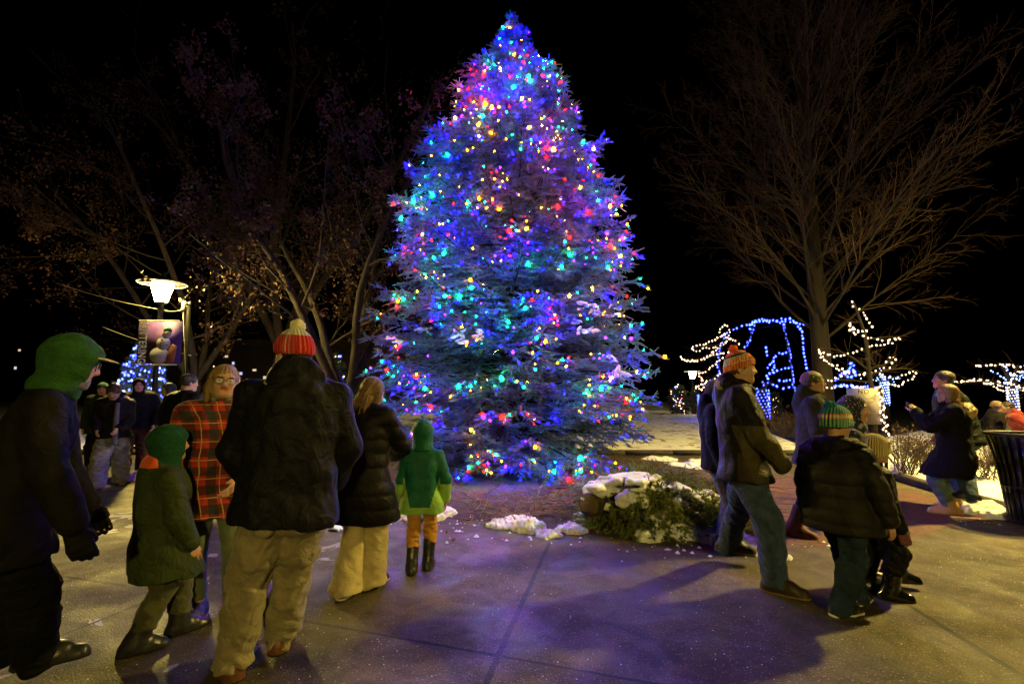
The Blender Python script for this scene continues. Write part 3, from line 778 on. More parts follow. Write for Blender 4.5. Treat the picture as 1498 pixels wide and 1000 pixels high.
for b in range(10):
    pts = bp_[b*per:(b+1)*per]; a_ = np.arctan2(pts[:, 0]-TX, -(pts[:, 1]-TY))
    sub = (pts[:, 2].argsort().argsort()//25)           # laps
    o_ = np.lexsort((np.where(sub % 2 == 0, a_, -a_), sub)); pts = pts[o_]
    lines = []; cur = [pts[0]]
    for p in pts[1:]:
        if np.linalg.norm(p-cur[-1]) < .55: cur.append((p+cur[-1])/2+np.array([0, 0, -.03])); cur.append(p)
        else:
            lines.append(cur); cur = [p]
    lines.append(cur); lines = [l for l in lines if len(l) > 1] or [[pts[0], pts[0]+.05]]
    cols = list(rng.choice(['blue', 'violet', 'warm', 'green', 'red', 'orange'], len(pts), p=[.51, .09, .12, .13, .10, .05] if b > 3 else [.42, .08, .16, .17, .11, .06]))
    big = np.where(rng.uniform(size=len(pts)) < .17, rng.uniform(1.5, 2.1, len(pts)), rng.uniform(.5, .95, len(pts)))
    nb_ = np.where(big > 1.2)[0]
    for i, c in zip(nb_, rng.choice(['blue', 'violet', 'warm', 'green', 'red', 'orange'], len(nb_), p=[.34, .04, .16, .25, .15, .06])): cols[i] = c
    order = np.argsort(-big); pts_, cols_, big_ = pts[order], [cols[i] for i in order], big[order]
    light_string('light_string', '%s string of coloured bulbs wound round the tall blue spruce' % names[b], lines, pts_, cols_, .0140, rng, big_, 100, 'coloured light strings on the spruce')

# snow lying on the spruce's boughs
SNOW = lambda: mat('snow', (.78, .80, .84), rough=.75, var=.08, vscale=7, bump=.6, bscale=26, spec=.3, wrinkle=.5, wscale=9)
cd = tips-np.array([0, 0, CH]); dep = cd[:, 1]*math.cos(TILT)+cd[:, 2]*math.sin(TILT); pu = 749+F*cd[:, 0]/dep; pv = 500-F*(cd[:, 2]*math.cos(TILT)-cd[:, 1]*math.sin(TILT))/dep
for (px, py, w_, h_, n, s) in [(862, 478, 17, 9, 26, 1), (912, 538, 17, 13, 34, 2), (884, 458, 16, 7, 20, 3), (690, 488, 18, 5, 18, 4), (662, 500, 13, 6, 12, 5), (588, 613, 18, 7, 20, 6), (612, 484, 14, 4, 12, 7), (858, 447, 12, 5, 12, 8), (575, 500, 12, 6, 10, 9)]:
    near = np.where((np.abs(pu-px) < w_) & (np.abs(pv-py) < h_))[0]
    if len(near) < 3: continue
    near = near[np.argsort(dep[near])][:n]; near = near[dep[near] < dep[near[0]]+.7]; S = Sdf(); r_ = np.random.default_rng(s)
    for i in near:                                     # snow caught along each of these shoots
        a = SP[i]+np.array([0, 0, .012]); b = SP[i]+SD[i]*SL[i]*.9+np.array([0, 0, .012]); k = r_.uniform(.016, .030); S.cap(a, b, k*1.1, k*.7, .035)
    sdf_obj('bough_snow', S, .009, SNOW(), spruce, bumps(.009, 30, s), 0)
# ------------------------------------------------------------------ the ground
def plaza_mat():
    m, nt, b = _new('concrete'); L = nt.links
    tc = nd(nt, 'ShaderNodeTexCoord'); ob = tc.outputs['Object']; sp = nd(nt, 'ShaderNodeSeparateXYZ'); L.new(ob, sp.inputs[0])
    def math_(op, a, b_=None, c=None):
        n = nd(nt, 'ShaderNodeMath', operation=op)
        for i, v in enumerate((a, b_, c)):
            if v is None: continue
            if isinstance(v, (int, float)): n.inputs[i].default_value = v
            else: L.new(v, n.inputs[i])
        return n.outputs[0]
    def noise(s, d=4, dist=0, rough=.55):
        n = nd(nt, 'ShaderNodeTexNoise', i_Scale=s, i_Detail=d, i_Distortion=dist, i_Roughness=rough); L.new(ob, n.inputs['Vector']); return n.outputs['Fac']
    def ramp(f, stops):
        r = nd(nt, 'ShaderNodeValToRGB'); L.new(f, r.inputs[0]); e = r.color_ramp.elements
        e[0].position, e[0].color = stops[0]; e[1].position, e[1].color = stops[1]
        for s in stops[2:]: x = e.new(s[0]); x.color = s[1]
        return r.outputs[0]
    def mix(f, a, b_, bt='MIX'):
        n = nd(nt, 'ShaderNodeMixRGB', blend_type=bt)
        for i, v in enumerate((f, a, b_)):
            if isinstance(v, (int, float)): n.inputs[i].default_value = v
            elif isinstance(v, tuple): n.inputs[i].default_value = v
            else: L.new(v, n.inputs[i])
        return n.outputs[0]
    big = ramp(noise(.55, 5, .6), [(.3, (.046, .035, .014, 1)), (.72, (.132, .103, .042, 1))])
    fine = ramp(noise(85, 3), [(.3, (.42, .40, .38, 1)), (.7, (1.35, 1.35, 1.3, 1))])
    col = mix(1, big, fine, 'MULTIPLY')
    blot = ramp(noise(3.2, 6, 1.2), [(.38, (.36, .34, .32, 1)), (.58, (1, 1, 1, 1))]); col = mix(.8, col, blot, 'MULTIPLY')
    # exposed aggregate and grains of salt
    v1 = nd(nt, 'ShaderNodeTexVoronoi', i_Scale=62); L.new(ob, v1.inputs['Vector'])
    peb = ramp(v1.outputs['Distance'], [(.12, (1, 1, 1, 1)), (.32, (0, 0, 0, 1))]); hs = nd(nt, 'ShaderNodeSeparateColor'); L.new(v1.outputs['Color'], hs.inputs[0])
    col = mix(math_('MULTIPLY', peb, math_('MULTIPLY', math_('GREATER_THAN', hs.outputs[0], .62), .5)), col, (.42, .38, .28, 1))
    v2 = nd(nt, 'ShaderNodeTexVoronoi', i_Scale=36); L.new(ob, v2.inputs['Vector']); h2 = nd(nt, 'ShaderNodeSeparateColor'); L.new(v2.outputs['Color'], h2.inputs[0])
    salt = math_('MULTIPLY', math_('LESS_THAN', v2.outputs['Distance'], .13), math_('GREATER_THAN', h2.outputs[1], math_('MULTIPLY_ADD', noise(.9, 3), -1.1, 1.47)))
    col = mix(salt, col, (.95, .95, .95, 1))
    # dried frost in drifts on the left of the plaza
    fr = math_('MULTIPLY', math_('GREATER_THAN', noise(1.35, 5, 1.5), .60), math_('MULTIPLY', math_('LESS_THAN', sp.outputs['X'], -1.5), math_('LESS_THAN', sp.outputs['Y'], 7.0)))
    col = mix(math_('MULTIPLY', fr, .75), col, (.42, .41, .36, 1))
    # control joints: a dark line each, its edges a little broken
    wob = math_('MULTIPLY_ADD', noise(14, 4), .03, -.015)
    pairs = JOINTS; lines = None
    for (a, c, w) in pairs:
        a = np.array(a); c = np.array(c); d = (c-a)/np.linalg.norm(c-a); n_ = np.array([-d[1], d[0]])
        dist = math_('ADD', math_('ABSOLUTE', math_('ADD', math_('ADD', math_('MULTIPLY', sp.outputs['X'], float(n_[0])), math_('MULTIPLY', sp.outputs['Y'], float(n_[1]))), float(-(n_@a)))), wob)
        s_ = math_('ADD', math_('MULTIPLY', sp.outputs['X'], float(d[0])), math_('MULTIPLY', sp.outputs['Y'], float(d[1]))); s0, s1 = float(d@a), float(d@c)
        rng_ = math_('MULTIPLY', math_('GREATER_THAN', s_, s0), math_('LESS_THAN', s_, s1))
        l = math_('MULTIPLY', math_('LESS_THAN', dist, w), rng_); lines = l if lines is None else math_('MAXIMUM', lines, l)
    col = mix(lines, col, (.012, .010, .008, 1))
    L.new(col, b.inputs['Base Color'])
    rg = ramp(noise(1.7, 5, .8), [(.36, (.48, .48, .48, 1)), (.6, (.82, .82, .82, 1))]); L.new(rg, b.inputs['Roughness']); b.inputs['Specular IOR Level'].default_value = .5
    hgt = math_('SUBTRACT', math_('ADD', math_('MULTIPLY', noise(90, 3), .5), math_('MULTIPLY', noise(6, 4), .8)), math_('MULTIPLY', lines, 1.5))
    bp = nd(nt, 'ShaderNodeBump', i_Strength=.9, i_Distance=.02); L.new(hgt, bp.inputs['Height']); L.new(bp.outputs[0], b.inputs['Normal'])
    return m
def xy(px, py): g = G(px, py); return (g[0], g[1])
def ext(a, b, f0, f1):
    a = np.array(a); b = np.array(b); return tuple(a+(b-a)*f0), tuple(a+(b-a)*f1)
J1 = ext(xy(803, 795), xy(710, 1000), -.02, 4); J2 = ext(xy(430, 905), xy(960, 1000), 0, 4); J3 = ext(xy(1330, 885), xy(1498, 990), 0, 4)
J4 = ext(xy(60, 838), xy(262, 868), -3, 1.0); J5 = ext(xy(62, 940), xy(200, 885), -2, 1.6); J6 = ext(xy(150, 762), xy(300, 742), -1, 2); J7 = ext(xy(1110, 805), xy(1190, 790), -.2, 1)
JOINTS = [(J1[0], J1[1], .018), (J2[0], J2[1], .013), (J3[0], J3[1], .021), (J4[0], J4[1], .015), (J5[0], J5[1], .014), (J6[0], J6[1], .014)]
def quad_patch(name, c, nx, ny, m, amp=.0, scale=1., seed=0, edge=.0, kind='structure'):
    """a sheet between four corners (x, y, z), uneven by amp"""
    c = np.array(c, float); u = np.linspace(0, 1, nx); v = np.linspace(0, 1, ny); U, W = np.meshgrid(u, v, indexing='ij')
    P = (c[0]*((1-U)*(1-W))[..., None]+c[1]*(U*(1-W))[..., None]+c[2]*(U*W)[..., None]+c[3]*((1-U)*W)[..., None]).reshape(-1, 3)
    if amp:
        b = bumps(amp, scale, seed)(P)+bumps(amp*.5, scale*3.1, seed+1)(P); ed = np.minimum(np.minimum(U, 1-U)*nx, np.minimum(W, 1-W)*ny).ravel()/2; P[:, 2] += b*np.clip(ed, 0, 1)
    i = np.arange(nx-1)[:, None]*ny+np.arange(ny-1)[None, :]; Q = np.stack([i, i+ny, i+ny+1, i+1], -1).reshape(-1, 4)
    o = obj_np(name, P, Q, m, None, True); o['kind'] = kind; return o
DIRT = mat('dark_soil', (.030, .024, .018), rough=.95, var=.5, vscale=3, bump=1, bscale=30)
sheet('ground', [(-200, -30), (200, -30), (200, 300), (-200, 300)], -.06, mat('dark_turf', (.035, .032, .022), rough=.95, var=.5, vscale=.6, bump=.6, bscale=12))
sheet('plaza', [(-22, -12), (13, -12), (13, 11.9), (-22, 11.9)], 0, plaza_mat())
# brick paving on the right
def brick_mat():
    m, nt, b = _new('brick_paving'); L = nt.links
    tc = nd(nt, 'ShaderNodeTexCoord'); mp = nd(nt, 'ShaderNodeMapping'); mp.inputs['Rotation'].default_value[2] = .28; L.new(tc.outputs['Object'], mp.inputs[0])
    br = nd(nt, 'ShaderNodeTexBrick', i_Scale=1.0); br.inputs['Color1'].default_value = (.16, .055, .03, 1); br.inputs['Color2'].default_value = (.25, .10, .055, 1); br.inputs['Mortar'].default_value = (.05, .04, .03, 1)
    br.inputs['Mortar Size'].default_value = .012; br.inputs['Brick Width'].default_value = .21; br.inputs['Row Height'].default_value = .105; L.new(mp.outputs[0], br.inputs['Vector'])
    no = nd(nt, 'ShaderNodeTexNoise', i_Scale=5, i_Detail=5); L.new(tc.outputs['Object'], no.inputs['Vector'])
    mx = nd(nt, 'ShaderNodeMixRGB', blend_type='MULTIPLY'); mx.inputs[0].default_value = .8; L.new(br.outputs['Color'], mx.inputs[1]); L.new(no.outputs['Color'], mx.inputs[2]); L.new(mx.outputs[0], b.inputs['Base Color'])
    bp = nd(nt, 'ShaderNodeBump', i_Strength=.7, i_Distance=.01); L.new(br.outputs['Fac'], bp.inputs['Height']); bp.invert = True; L.new(bp.outputs[0], b.inputs['Normal']); b.inputs['Roughness'].default_value = .6
    return m
sheet('brick_path', [xy(1085, 752), xy(1135, 800), xy(1180, 800), xy(1335, 786), xy(1408, 763), (X(1480, 6.3), 6.3), (6.0, 7.6), (5.2, 9.0), (3.6, 8.2)], .004, brick_mat())
# the planting bed round the spruce
def bed():
    n, k = 96, 26; P = [(0, 0, .10)]; F3 = []; F4 = []
    b = bumps(.035, 3.2, 5); b2 = bumps(.018, 11, 6)
    for j in range(1, k+1):
        for i in range(n):
            t = 2*PI*i/n; r = (3.35+.25*math.sin(t*3+1)+.15*math.sin(7*t))*j/k; P.append((r*math.cos(t), r*math.sin(t), .10*(1-(j/k)**4)+.0))
    P = np.array(P); e = np.clip(1-np.hypot(P[:, 0], P[:, 1])/3.6, 0, 1); P[:, 2] += (b(P)+b2(P))*np.minimum(1, e*6)+.006
    for i in range(n): F3.append((0, 1+i, 1+(i+1) % n))
    for j in range(k-1):
        for i in range(n): F4.append((1+j*n+i, 1+(j+1)*n+i, 1+(j+1)*n+(i+1) % n, 1+j*n+(i+1) % n))
    P[:, 0] += TX; P[:, 1] += TY
    o = obj_np('mulch_ground', P, [np.array(F3), np.array(F4)], mat('mulch', (.055, .036, .026), rough=.95, var=.6, vscale=16, bump=1, bscale=45)); o['kind'] = 'structure'
bed()
def snow_lawn_mat():
    m, nt, b = _new('patchy_snow'); L = nt.links; tc = nd(nt, 'ShaderNodeTexCoord')
    n1 = nd(nt, 'ShaderNodeTexNoise', i_Scale=2.2, i_Detail=9, i_Distortion=.7, i_Roughness=.68); L.new(tc.outputs['Object'], n1.inputs['Vector'])
    r = nd(nt, 'ShaderNodeValToRGB'); L.new(n1.outputs['Fac'], r.inputs[0]); e = r.color_ramp.elements
    e[0].position = .385; e[0].color = (.05, .04, .028, 1); e[1].position = .475; e[1].color = (.72, .73, .77, 1); L.new(r.outputs[0], b.inputs['Base Color'])
    n2 = nd(nt, 'ShaderNodeTexNoise', i_Scale=8, i_Detail=6); L.new(tc.outputs['Object'], n2.inputs['Vector'])
    bp = nd(nt, 'ShaderNodeBump', i_Strength=.9, i_Distance=.05); L.new(n2.outputs['Fac'], bp.inputs['Height']); L.new(bp.outputs[0], b.inputs['Normal']); b.inputs['Roughness'].default_value = .8
    return m
SL_ = snow_lawn_mat()
quad_patch('snowy_lawn', [(1.6, 12.1, .10), (7.4, 12.1, .10), (22, 60, .4), (-3, 60, .4)], 60, 70, SL_, .05, 1.5, 1)
quad_patch('snowy_lawn', [(6.35, 6.35, .10), (30, 4.5, .10), (70, 60, .4), (7.42, 12.1, .10)], 60, 60, SL_, .05, 1.5, 2)
quad_patch('snowy_lawn', [(-60, 12.2, .08), (-3.6, 12.2, .08), (-5, 60, .3), (-80, 60, .3)], 70, 60, SL_, .05, 1.2, 3)
quad_patch('shovelled_path', [(-3.6, 11.9, -.003), (1.6, 11.9, -.003), (-3, 60, .25), (-5, 60, .25)], 8, 20, mat('path_concrete', (.16, .14, .12), rough=.7, var=.3, vscale=2))
# curbs: low dressed stone edges
def curb(label, pts, w=.16, h=.11):
    t = None; mb = MB()
    pts = [np.array(p, float) for p in pts]
    for a, b in zip(pts[:-1], pts[1:]):
        d = b-a; l = np.linalg.norm(d); d /= l; n = max(1, int(l/1.1)); R = np.array([[d[0], -d[1], 0], [d[1], d[0], 0], [0, 0, 1]])
        for i in range(n):
            c = a+d*(i+.5)*l/n; mb.box((c[0], c[1], h/2), (l/n-.012, w, h), R)
    o = mb.build('stone_curb', mat('curb_stone', (.055, .046, .038), rough=.85, var=.35, vscale=5, bump=.8, bscale=25)); o['kind'] = 'structure'; return o
curb('', [(1.6, 12.0), (7.35, 12.0)]); curb('', [(6.25, 6.3), (7.35, 11.9)]); curb('', [(6.3, 6.25), (20, 5.2)]); curb('', [(-30, 12.1), (-3.7, 12.1)])
# snow shovelled off the paving
def snow_pile(label, blobs, seed, vox=.010):
    S = Sdf()
    for (px, py, r, h) in blobs:
        g = G(px, py); S.ell((g[0], g[1], 0), (r, r*.8, h), None, .06)
    S.plane((0, 0, -1), .015)
    o = sdf_obj('snow_pile', S, vox, SNOW(), None, lambda P: bumps(.024, 19, seed)(P)+bumps(.012, 50, seed+1)(P), 1)
    tag(o, label, 'snow pile'); return o
snow_pile('snow clumps on the paving around the child in green and lime', [(584, 755, .14, .10), (628, 758, .20, .11), (650, 752, .16, .09), (600, 762, .10, .06)], 1)
snow_pile('ragged snow heap between the sticks and the paving joint', [(738, 768, .22, .05), (760, 762, .2, .06), (775, 775, .20, .12), (800, 782, .16, .07), (835, 776, .18, .09), (855, 764, .14, .13), (725, 762, .07, .04)], 2)
snow_pile('snow bank at the foot of the green shrub, beside the jeans', [(950, 788, .16, .10), (980, 784, .22, .17), (1015, 784, .24, .13), (1060, 790, .28, .10), (1100, 800, .24, .06), (1135, 815, .15, .03)], 3)
snow_pile('thin crust of snow on the mulch in front of the sticks', [(700, 742, .30, .03), (735, 738, .25, .035), (770, 745, .22, .03)], 8)
snow_pile('snow strip along the bed behind the sticks, left of the jeans', [(1000, 682, .5, .05), (1040, 676, .5, .06), (965, 672, .4, .05)], 9)
snow_pile('small snow clump on the paving behind the quilted coat', [(478, 765, .13, .12), (490, 775, .10, .06)], 4)
snow_pile('snow lump beside the black bin, by the white soled sneakers', [(1440, 752, .22, .16), (1420, 748, .18, .10), (1458, 756, .18, .1)], 5)
snow_pile('snow heap on the lawn edge behind the cream hat', [(1322, 694, .25, .22), (1345, 700, .2, .18), (1310, 700, .2, .15)], 6)
snow_pile('snow pile at the kerb beyond the olive coat', [(228, 695, .4, .12), (262, 690, .5, .16), (210, 700, .3, .1)], 7)

rng = np.random.default_rng(15); mb = MB()
for (cx, cy, sx, sy, n) in [(800, 778, 75, 10, 60), (625, 765, 50, 8, 30), (1040, 800, 75, 10, 45), (715, 748, 60, 8, 26), (1440, 760, 30, 6, 14)]:
    for i in range(n):
        g = G(cx+rng.normal()*sx, cy+rng.normal()*sy); r = .008+.022*rng.uniform()**2.5; s_ = rng.uniform(.6, 1.4, 3)
        a_ = rng.uniform(0, 6.3); V = np.array([(math.cos(a_+k*1.26)*r*s_[0]*rng.uniform(.7, 1.2), math.sin(a_+k*1.26)*r*s_[1]*rng.uniform(.7, 1.2), .004) for k in range(5)]+[(0, 0, .004+r*.8*s_[2])])+np.array([g[0], g[1], .004])
        mb.add(V, [(k, (k+1) % 5, 5) for k in range(5)])
o = mb.build('snow_crumbs', SNOW(), None, True); tag(o, 'crumbs of snow scattered over the paving round the snow piles', 'snow', None, 'stuff')

# ------------------------------------------------------------------ the snowy shrub, the log and the sticks
rng = np.random.default_rng(12)
sc_ = at(960, 745, 5.75); sh = empty('evergreen_shrub', (sc_[0], sc_[1], 0), 0, 'low snow capped evergreen shrub spilling onto the paving', 'shrub')
def mound(u, v): return np.stack([.88*np.cos(u)*np.cos(v)+.06, .62*np.sin(u)*np.cos(v), .50*np.sin(v)*(1.08-.30*np.cos(u)*np.cos(v))], -1)
n = 5200; u = rng.uniform(0, 2*PI, n); v = np.arcsin(rng.uniform(0, 1, n)); P = mound(u, v)*np.where(rng.uniform(size=n) < .1, 1.12, rng.uniform(.72, 1.04, n))[:, None]; N = norm(P*np.array([1/.8, 1/.5, 1/.35]))
D = norm(N*.9+rng.normal(size=P.shape)*.5+np.array([.15, -.3, -.35]))
V, Fc = shoots(P, D, .095*rng.uniform(.6, 1.4, n), 18, .034, .011, rng, .7); obj_np('foliage', V, Fc, mat('juniper_needles', (.17, .20, .055), rough=.75, var=.45, vscale=4, bump=0), sh, False)
st = polyline(np.zeros((60, 3))+rng.normal(size=(60, 3))*np.array([.3, .2, .02]), norm(rng.normal(size=(60, 3))*np.array([1, .8, .3])+np.array([0, 0, .6])), rng.uniform(.35, .7, 60), 5, .15, -.3, rng)
V, Q = tubes(st, np.full(60, .009), 4); obj_np('stems', V, Q, BARK(), sh)
for k, bl_ in enumerate([[(-.50, -.30, .50, .30, .20, .07), (-.42, -.42, .36, .18, .12, .16), (-.62, -.25, .40, .2, .15, .12), (-.30, -.25, .56, .26, .2, .06)], [(.05, -.28, .47, .22, .18, .06), (.22, -.30, .41, .16, .14, .06), (.14, -.40, .34, .10, .09, .09)], [(.50, -.10, .36, .15, .14, .06), (.60, -.22, .27, .09, .08, .09)], [(-.12, -.50, .16, .12, .08, .12), (.02, -.52, .10, .10, .07, .08)]]):
    S = Sdf(); r_ = np.random.default_rng(60+k)
    for (x, y, z, rx, ry, rz_) in bl_:
        for i in range(17):
            d_ = r_.normal(size=2)*.55; q = r_.uniform(.22, .5)
            S.ell((x+d_[0]*rx, y+d_[1]*ry, z+.3*rz_-.5*(d_@d_)*rz_), (rx*q, ry*q, max(.022, rz_*q*1.25)), rot((r_.normal(), r_.normal(), 0.1), r_.normal()*.3), .02)
    sdf_obj('snow_cap', S, .010, SNOW(), sh, lambda P, k=k: bumps(.012, 22, 20+k)(P)+bumps(.008, 55, 4)(P), 1)
# the log whose sawn end shows on the left of the shrub
a = at(862, 738, 5.38); lg = empty('log', (a[0], a[1], 0), math.radians(52), 'short sawn log end under the snow at the left of the shrub', 'log')
mb = MB(); mb.tube([(0, 0, a[2]), (.25, 0, a[2]-.02), (.5, 0, a[2]-.05)], [.125, .13, .12], 18, True); mb.build('bark_body', mat('log_bark', (.045, .036, .022), rough=.9, var=.5, vscale=9, bump=1, bscale=22), lg, True)
mb = MB(); mb.tube([(-.006, 0, a[2]), (.001, 0, a[2])], [.112, .112], 18, True); mb.build('sawn_face', mat('sawn_wood', (.12, .09, .035), rough=.9, var=.3, vscale=18), lg)
# sticks
B = 420; px = rng.uniform(770, 1062, B); Y = 5.9+2.1*rng.uniform(0, 1, B)**1.0; P0 = np.stack([(px-749)/F*Y, Y, .05+.30*rng.uniform(0, 1, B)*np.clip(1-np.abs((px-960)/130), .1, 1)], 1)
an = rng.normal(size=B)*.5+math.radians(-18); D = np.stack([np.cos(an), np.sin(an), rng.normal(size=B)*.12], 1)
Pk = polyline(P0, D, rng.uniform(.4, 1.3, B), 6, .10, -.12, rng); Pk[:, :, 2] = np.maximum(Pk[:, :, 2], .03)
B2 = 240; px = rng.uniform(690, 880, B2); Y = rng.uniform(5.7, 7.0, B2); an = rng.uniform(0, 2*PI, B2)
Pk2 = polyline(np.stack([(px-749)/F*Y, Y, .04+.12*rng.uniform(0, 1, B2)], 1), np.stack([np.cos(an), np.sin(an), rng.normal(size=B2)*.2], 1), rng.uniform(.2, .6, B2), 5, .2, -.05, rng); Pk2[:, :, 2] = np.maximum(Pk2[:, :, 2], .03)
V, Q = join([tubes(Pk, rng.uniform(.003, .009, B), 4), tubes(Pk2, rng.uniform(.003, .007, B2), 4)])
o = obj_np('dead_twigs', V, Q, mat('stick_bark', (.22, .15, .095), rough=.85, var=.4, vscale=9)); tag(o, 'tangle of cut sticks heaped under the spruce and behind the shrub', 'sticks', None, 'stuff')
n = 1500; an = rng.uniform(0, 2*PI, n); r_ = 3.7*np.sqrt(rng.uniform(.1, 1, n)); P = np.stack([TX+r_*np.cos(an), TY+r_*np.sin(an), .05+.07*(1-(r_/3.8)**3)+.04*rng.uniform(size=n)], 1)
n2 = 46; P2 = np.stack([rng.uniform(-2.5, 2.2, n2), rng.uniform(4.6, 6.4, n2), np.full(n2, .012)], 1)
V, Q = cards(np.concatenate([P, P2]), .075, rng); V[:, 2] = np.maximum(.008+.35*(V[:, 2]-.008), .008)
o = obj_np('fallen_leaves', V, Q, mat('dead_leaf', (.15, .065, .028), rough=.8, var=.6, vscale=11, bump=0), None, False); tag(o, 'brown fallen leaves scattered over the mulch', 'leaves', None, 'stuff')
# ------------------------------------------------------------------ the people in the photograph
BLACK = (.0045, .0045, .0055)
def FT(pos, rz, H, Lp, Rp):
    out = []
    a = math.radians(rz)
    for p in (Lp, Rp):
        g = G(*p); dx, dy = g[0]-pos[0], g[1]-pos[1]
        out.append(((math.cos(a)*dx+math.sin(a)*dy)/H, (-math.sin(a)*dx+math.cos(a)*dy)/H))
    return tuple(out)
def X(px, Y): return (px-749)/F*Y
KH = lambda: fabric('khaki_cotton', (.20, .170, .105), wrinkle=.7)
JEAN = lambda: fabric('blue_denim', (.030, .052, .105), var=.35, vscale=14, wrinkle=.7)
BLK = lambda: fabric('black_cloth', BLACK, rough=.7)
BOOT = lambda: mat('black_leather', (.012, .012, .013), rough=.35, var=.2, bump=.3, bscale=40, spec=.5)
SOLE = lambda: mat('black_rubber', (.01, .01, .01), rough=.7, bump=.2)
TANSOLE = lambda: mat('tan_sole', (.25, .16, .06), rough=.7, bump=.2)
WSOLE = lambda: mat('white_sole', (.62, .6, .52), rough=.6, bump=.1)
def hairm(name, col): return mat(name, col, rough=.45, var=.45, vscale=5, stretch=(9, 9, 1.2), bump=.5, bscale=14, spec=.5)
BROWNH = lambda: hairm('brown_hair', (.035, .02, .011)); BLOND = lambda: hairm('blond_hair', (.26, .16, .06)); DARKH = lambda: hairm('dark_hair', (.013, .009, .007))

# --- tall man in the red knit hat, back to us
pos = (-1.21, 2.68); rz = 20; H = 1.83
f = Fig('tall man seen from behind in red knit hat, black hooded jacket and khaki trousers', pos, rz, H, girth=1.22, side=1, lean=2,
        head=(30, -4), feet=FT(pos, rz, H, (338, 988), (408, 955)), toes=(18, -6), hands=((-.10, .13, .53), (.12, .13, .52)), elbow=((-1, -.5, .0), (1, -.5, 0)), seed=11)
f.body(); f.eyes(); f.hair(DARKH())
f.top(fabric('black_softshell', (.0050, .0055, .0075), rough=.62, wrinkle=.7), hem=.445, t=.028, hood='down', tilt=-.09, amp=.011, name='jacket')
f.pants(KH(), ease=.026, hem=.035, amp=.013)
f.shoes(mat('brown_leather', (.085, .032, .014), rough=.4, var=.3, bump=.2), SOLE(), shaft=.09, fat=1.15, name='boot')
for k in (-1, 1):
    S = Sdf(); c = f.P+np.array([k*.047*H, -.082*H, -.045*H]); S.ell(c, (.030*H, .013*H, .036*H), None, .01); sdf_obj('back_pocket', S, .006, KH(), f.root, folds(.002, 40, 2))
f.beanie(knit('red_white_knit', [(-1, (.52, .018, .012), -.15), (.49, (.6, .58, .45))]), pom=mat('cream_wool', (.62, .6, .42), rough=.95, bump=.8, bscale=30), low=.03, height=.58, pomc=(.02, -.14, .70), pomr=.17, fat=1.05)

# --- bearded man in the green hood at the left edge
pos = (X(28, 2.33), 2.33); rz = -52; H = 1.79
f = Fig('man at the left edge in green hood, dark coat and black gloves, stooping', pos, rz, H, girth=.98, lean=12, head=(-4, -14),
        feet=FT(pos, rz, H, (0, 985), (58, 992)), hands=((-.12, .16, .5), (.15, .15, .485)), elbow=((-.6, -1, -.2), (.7, -1, -.2)), seed=21)
f.body(grip=.7); f.eyes(); f.glasses()
f.top(fabric('dark_olive_coat', (.006, .0055, .0035), rough=.75), hem=.40, t=.02, amp=.010, name='coat')
f.pants(BLK(), ease=.03, hem=.02, amp=.009)
f.gloves(BLK(), t=.007, grip=.55)
f.shoes(BOOT(), SOLE(), name='shoe')
f.hoodup(fabric('green_fleece', (.022, .075, .018), rough=.95, wrinkle=.3), disp=folds(.03, 5, 4), r=1.12, open_c=(0, .74, -.10), open_r=(.33, .50, .46))
B = Sdf(); B.ell((0, .18, -.36), (.30, .24, .22), None, .05); B.ell((0, .30, -.24), (.13, .06, .05), None, .01, 's'); B.ell((0, .22, -.14), (.24, .28, .10), None, .03, 's')
f.onhead('beard', B, hairm('grey_beard', (.12, .10, .09)), bumps(.02, 16, 3), .006)
B = Sdf(); B.ell((0, .36, .21), (.31, .40, .045), None, .01); B.ell((0, .36, .17), (.30, .40, .035), None, .01, 's'); B.plane((0, -1, 0), -.27)
f.onhead('cap_brim', B, fabric('tan_brim', (.45, .38, .20), rough=.8), None, .005)

# --- child in the green hat and olive coat
H = 1.28; rz = -46; a = G(196, 960); b = G(262, 928); pos = ((a[0]+b[0])/2-.02, (a[1]+b[1])/2)
f = Fig('child in dark green hat and long olive coat with orange hood lining', pos, rz, H, girth=1.3, head=(-6, 2), lean=-2,
        feet=FT(pos, rz, H, (262, 925), (196, 955)), hands=((-.13, .10, .44), (.16, .10, .43)), elbow=((-1, -1, 0), (1, -1, 0)), seed=31)
f.body(); f.eyes()
_mi = lambda C, f=f, H=H: (((C-f.neck)@f.up > .040*H) & ((C-f.neck)@f.fw < -.035*H) & ((C-f.neck)@f.fw > -.095*H)).astype(int)
f.top([fabric('olive_coat', (.030, .042, .014), rough=.75, wrinkle=.8), fabric('orange_lining', (.60, .09, .02))], mi=_mi, hem=.325, t=.034, hood='down', flare=.035, amp=.008, name='coat')
f.pants(fabric('olive_trousers', (.05, .05, .022)), ease=.022, hem=.10, amp=.009)
f.shoes(BOOT(), SOLE(), shaft=.13, fat=1.35, name='boot')
f.hoodup(fabric('dark_green_fleece', (.010, .052, .025), rough=.95, wrinkle=.3), r=1.12, open_c=(0, .72, -.12), open_r=(.32, .42, .42), name='fleece_hat')

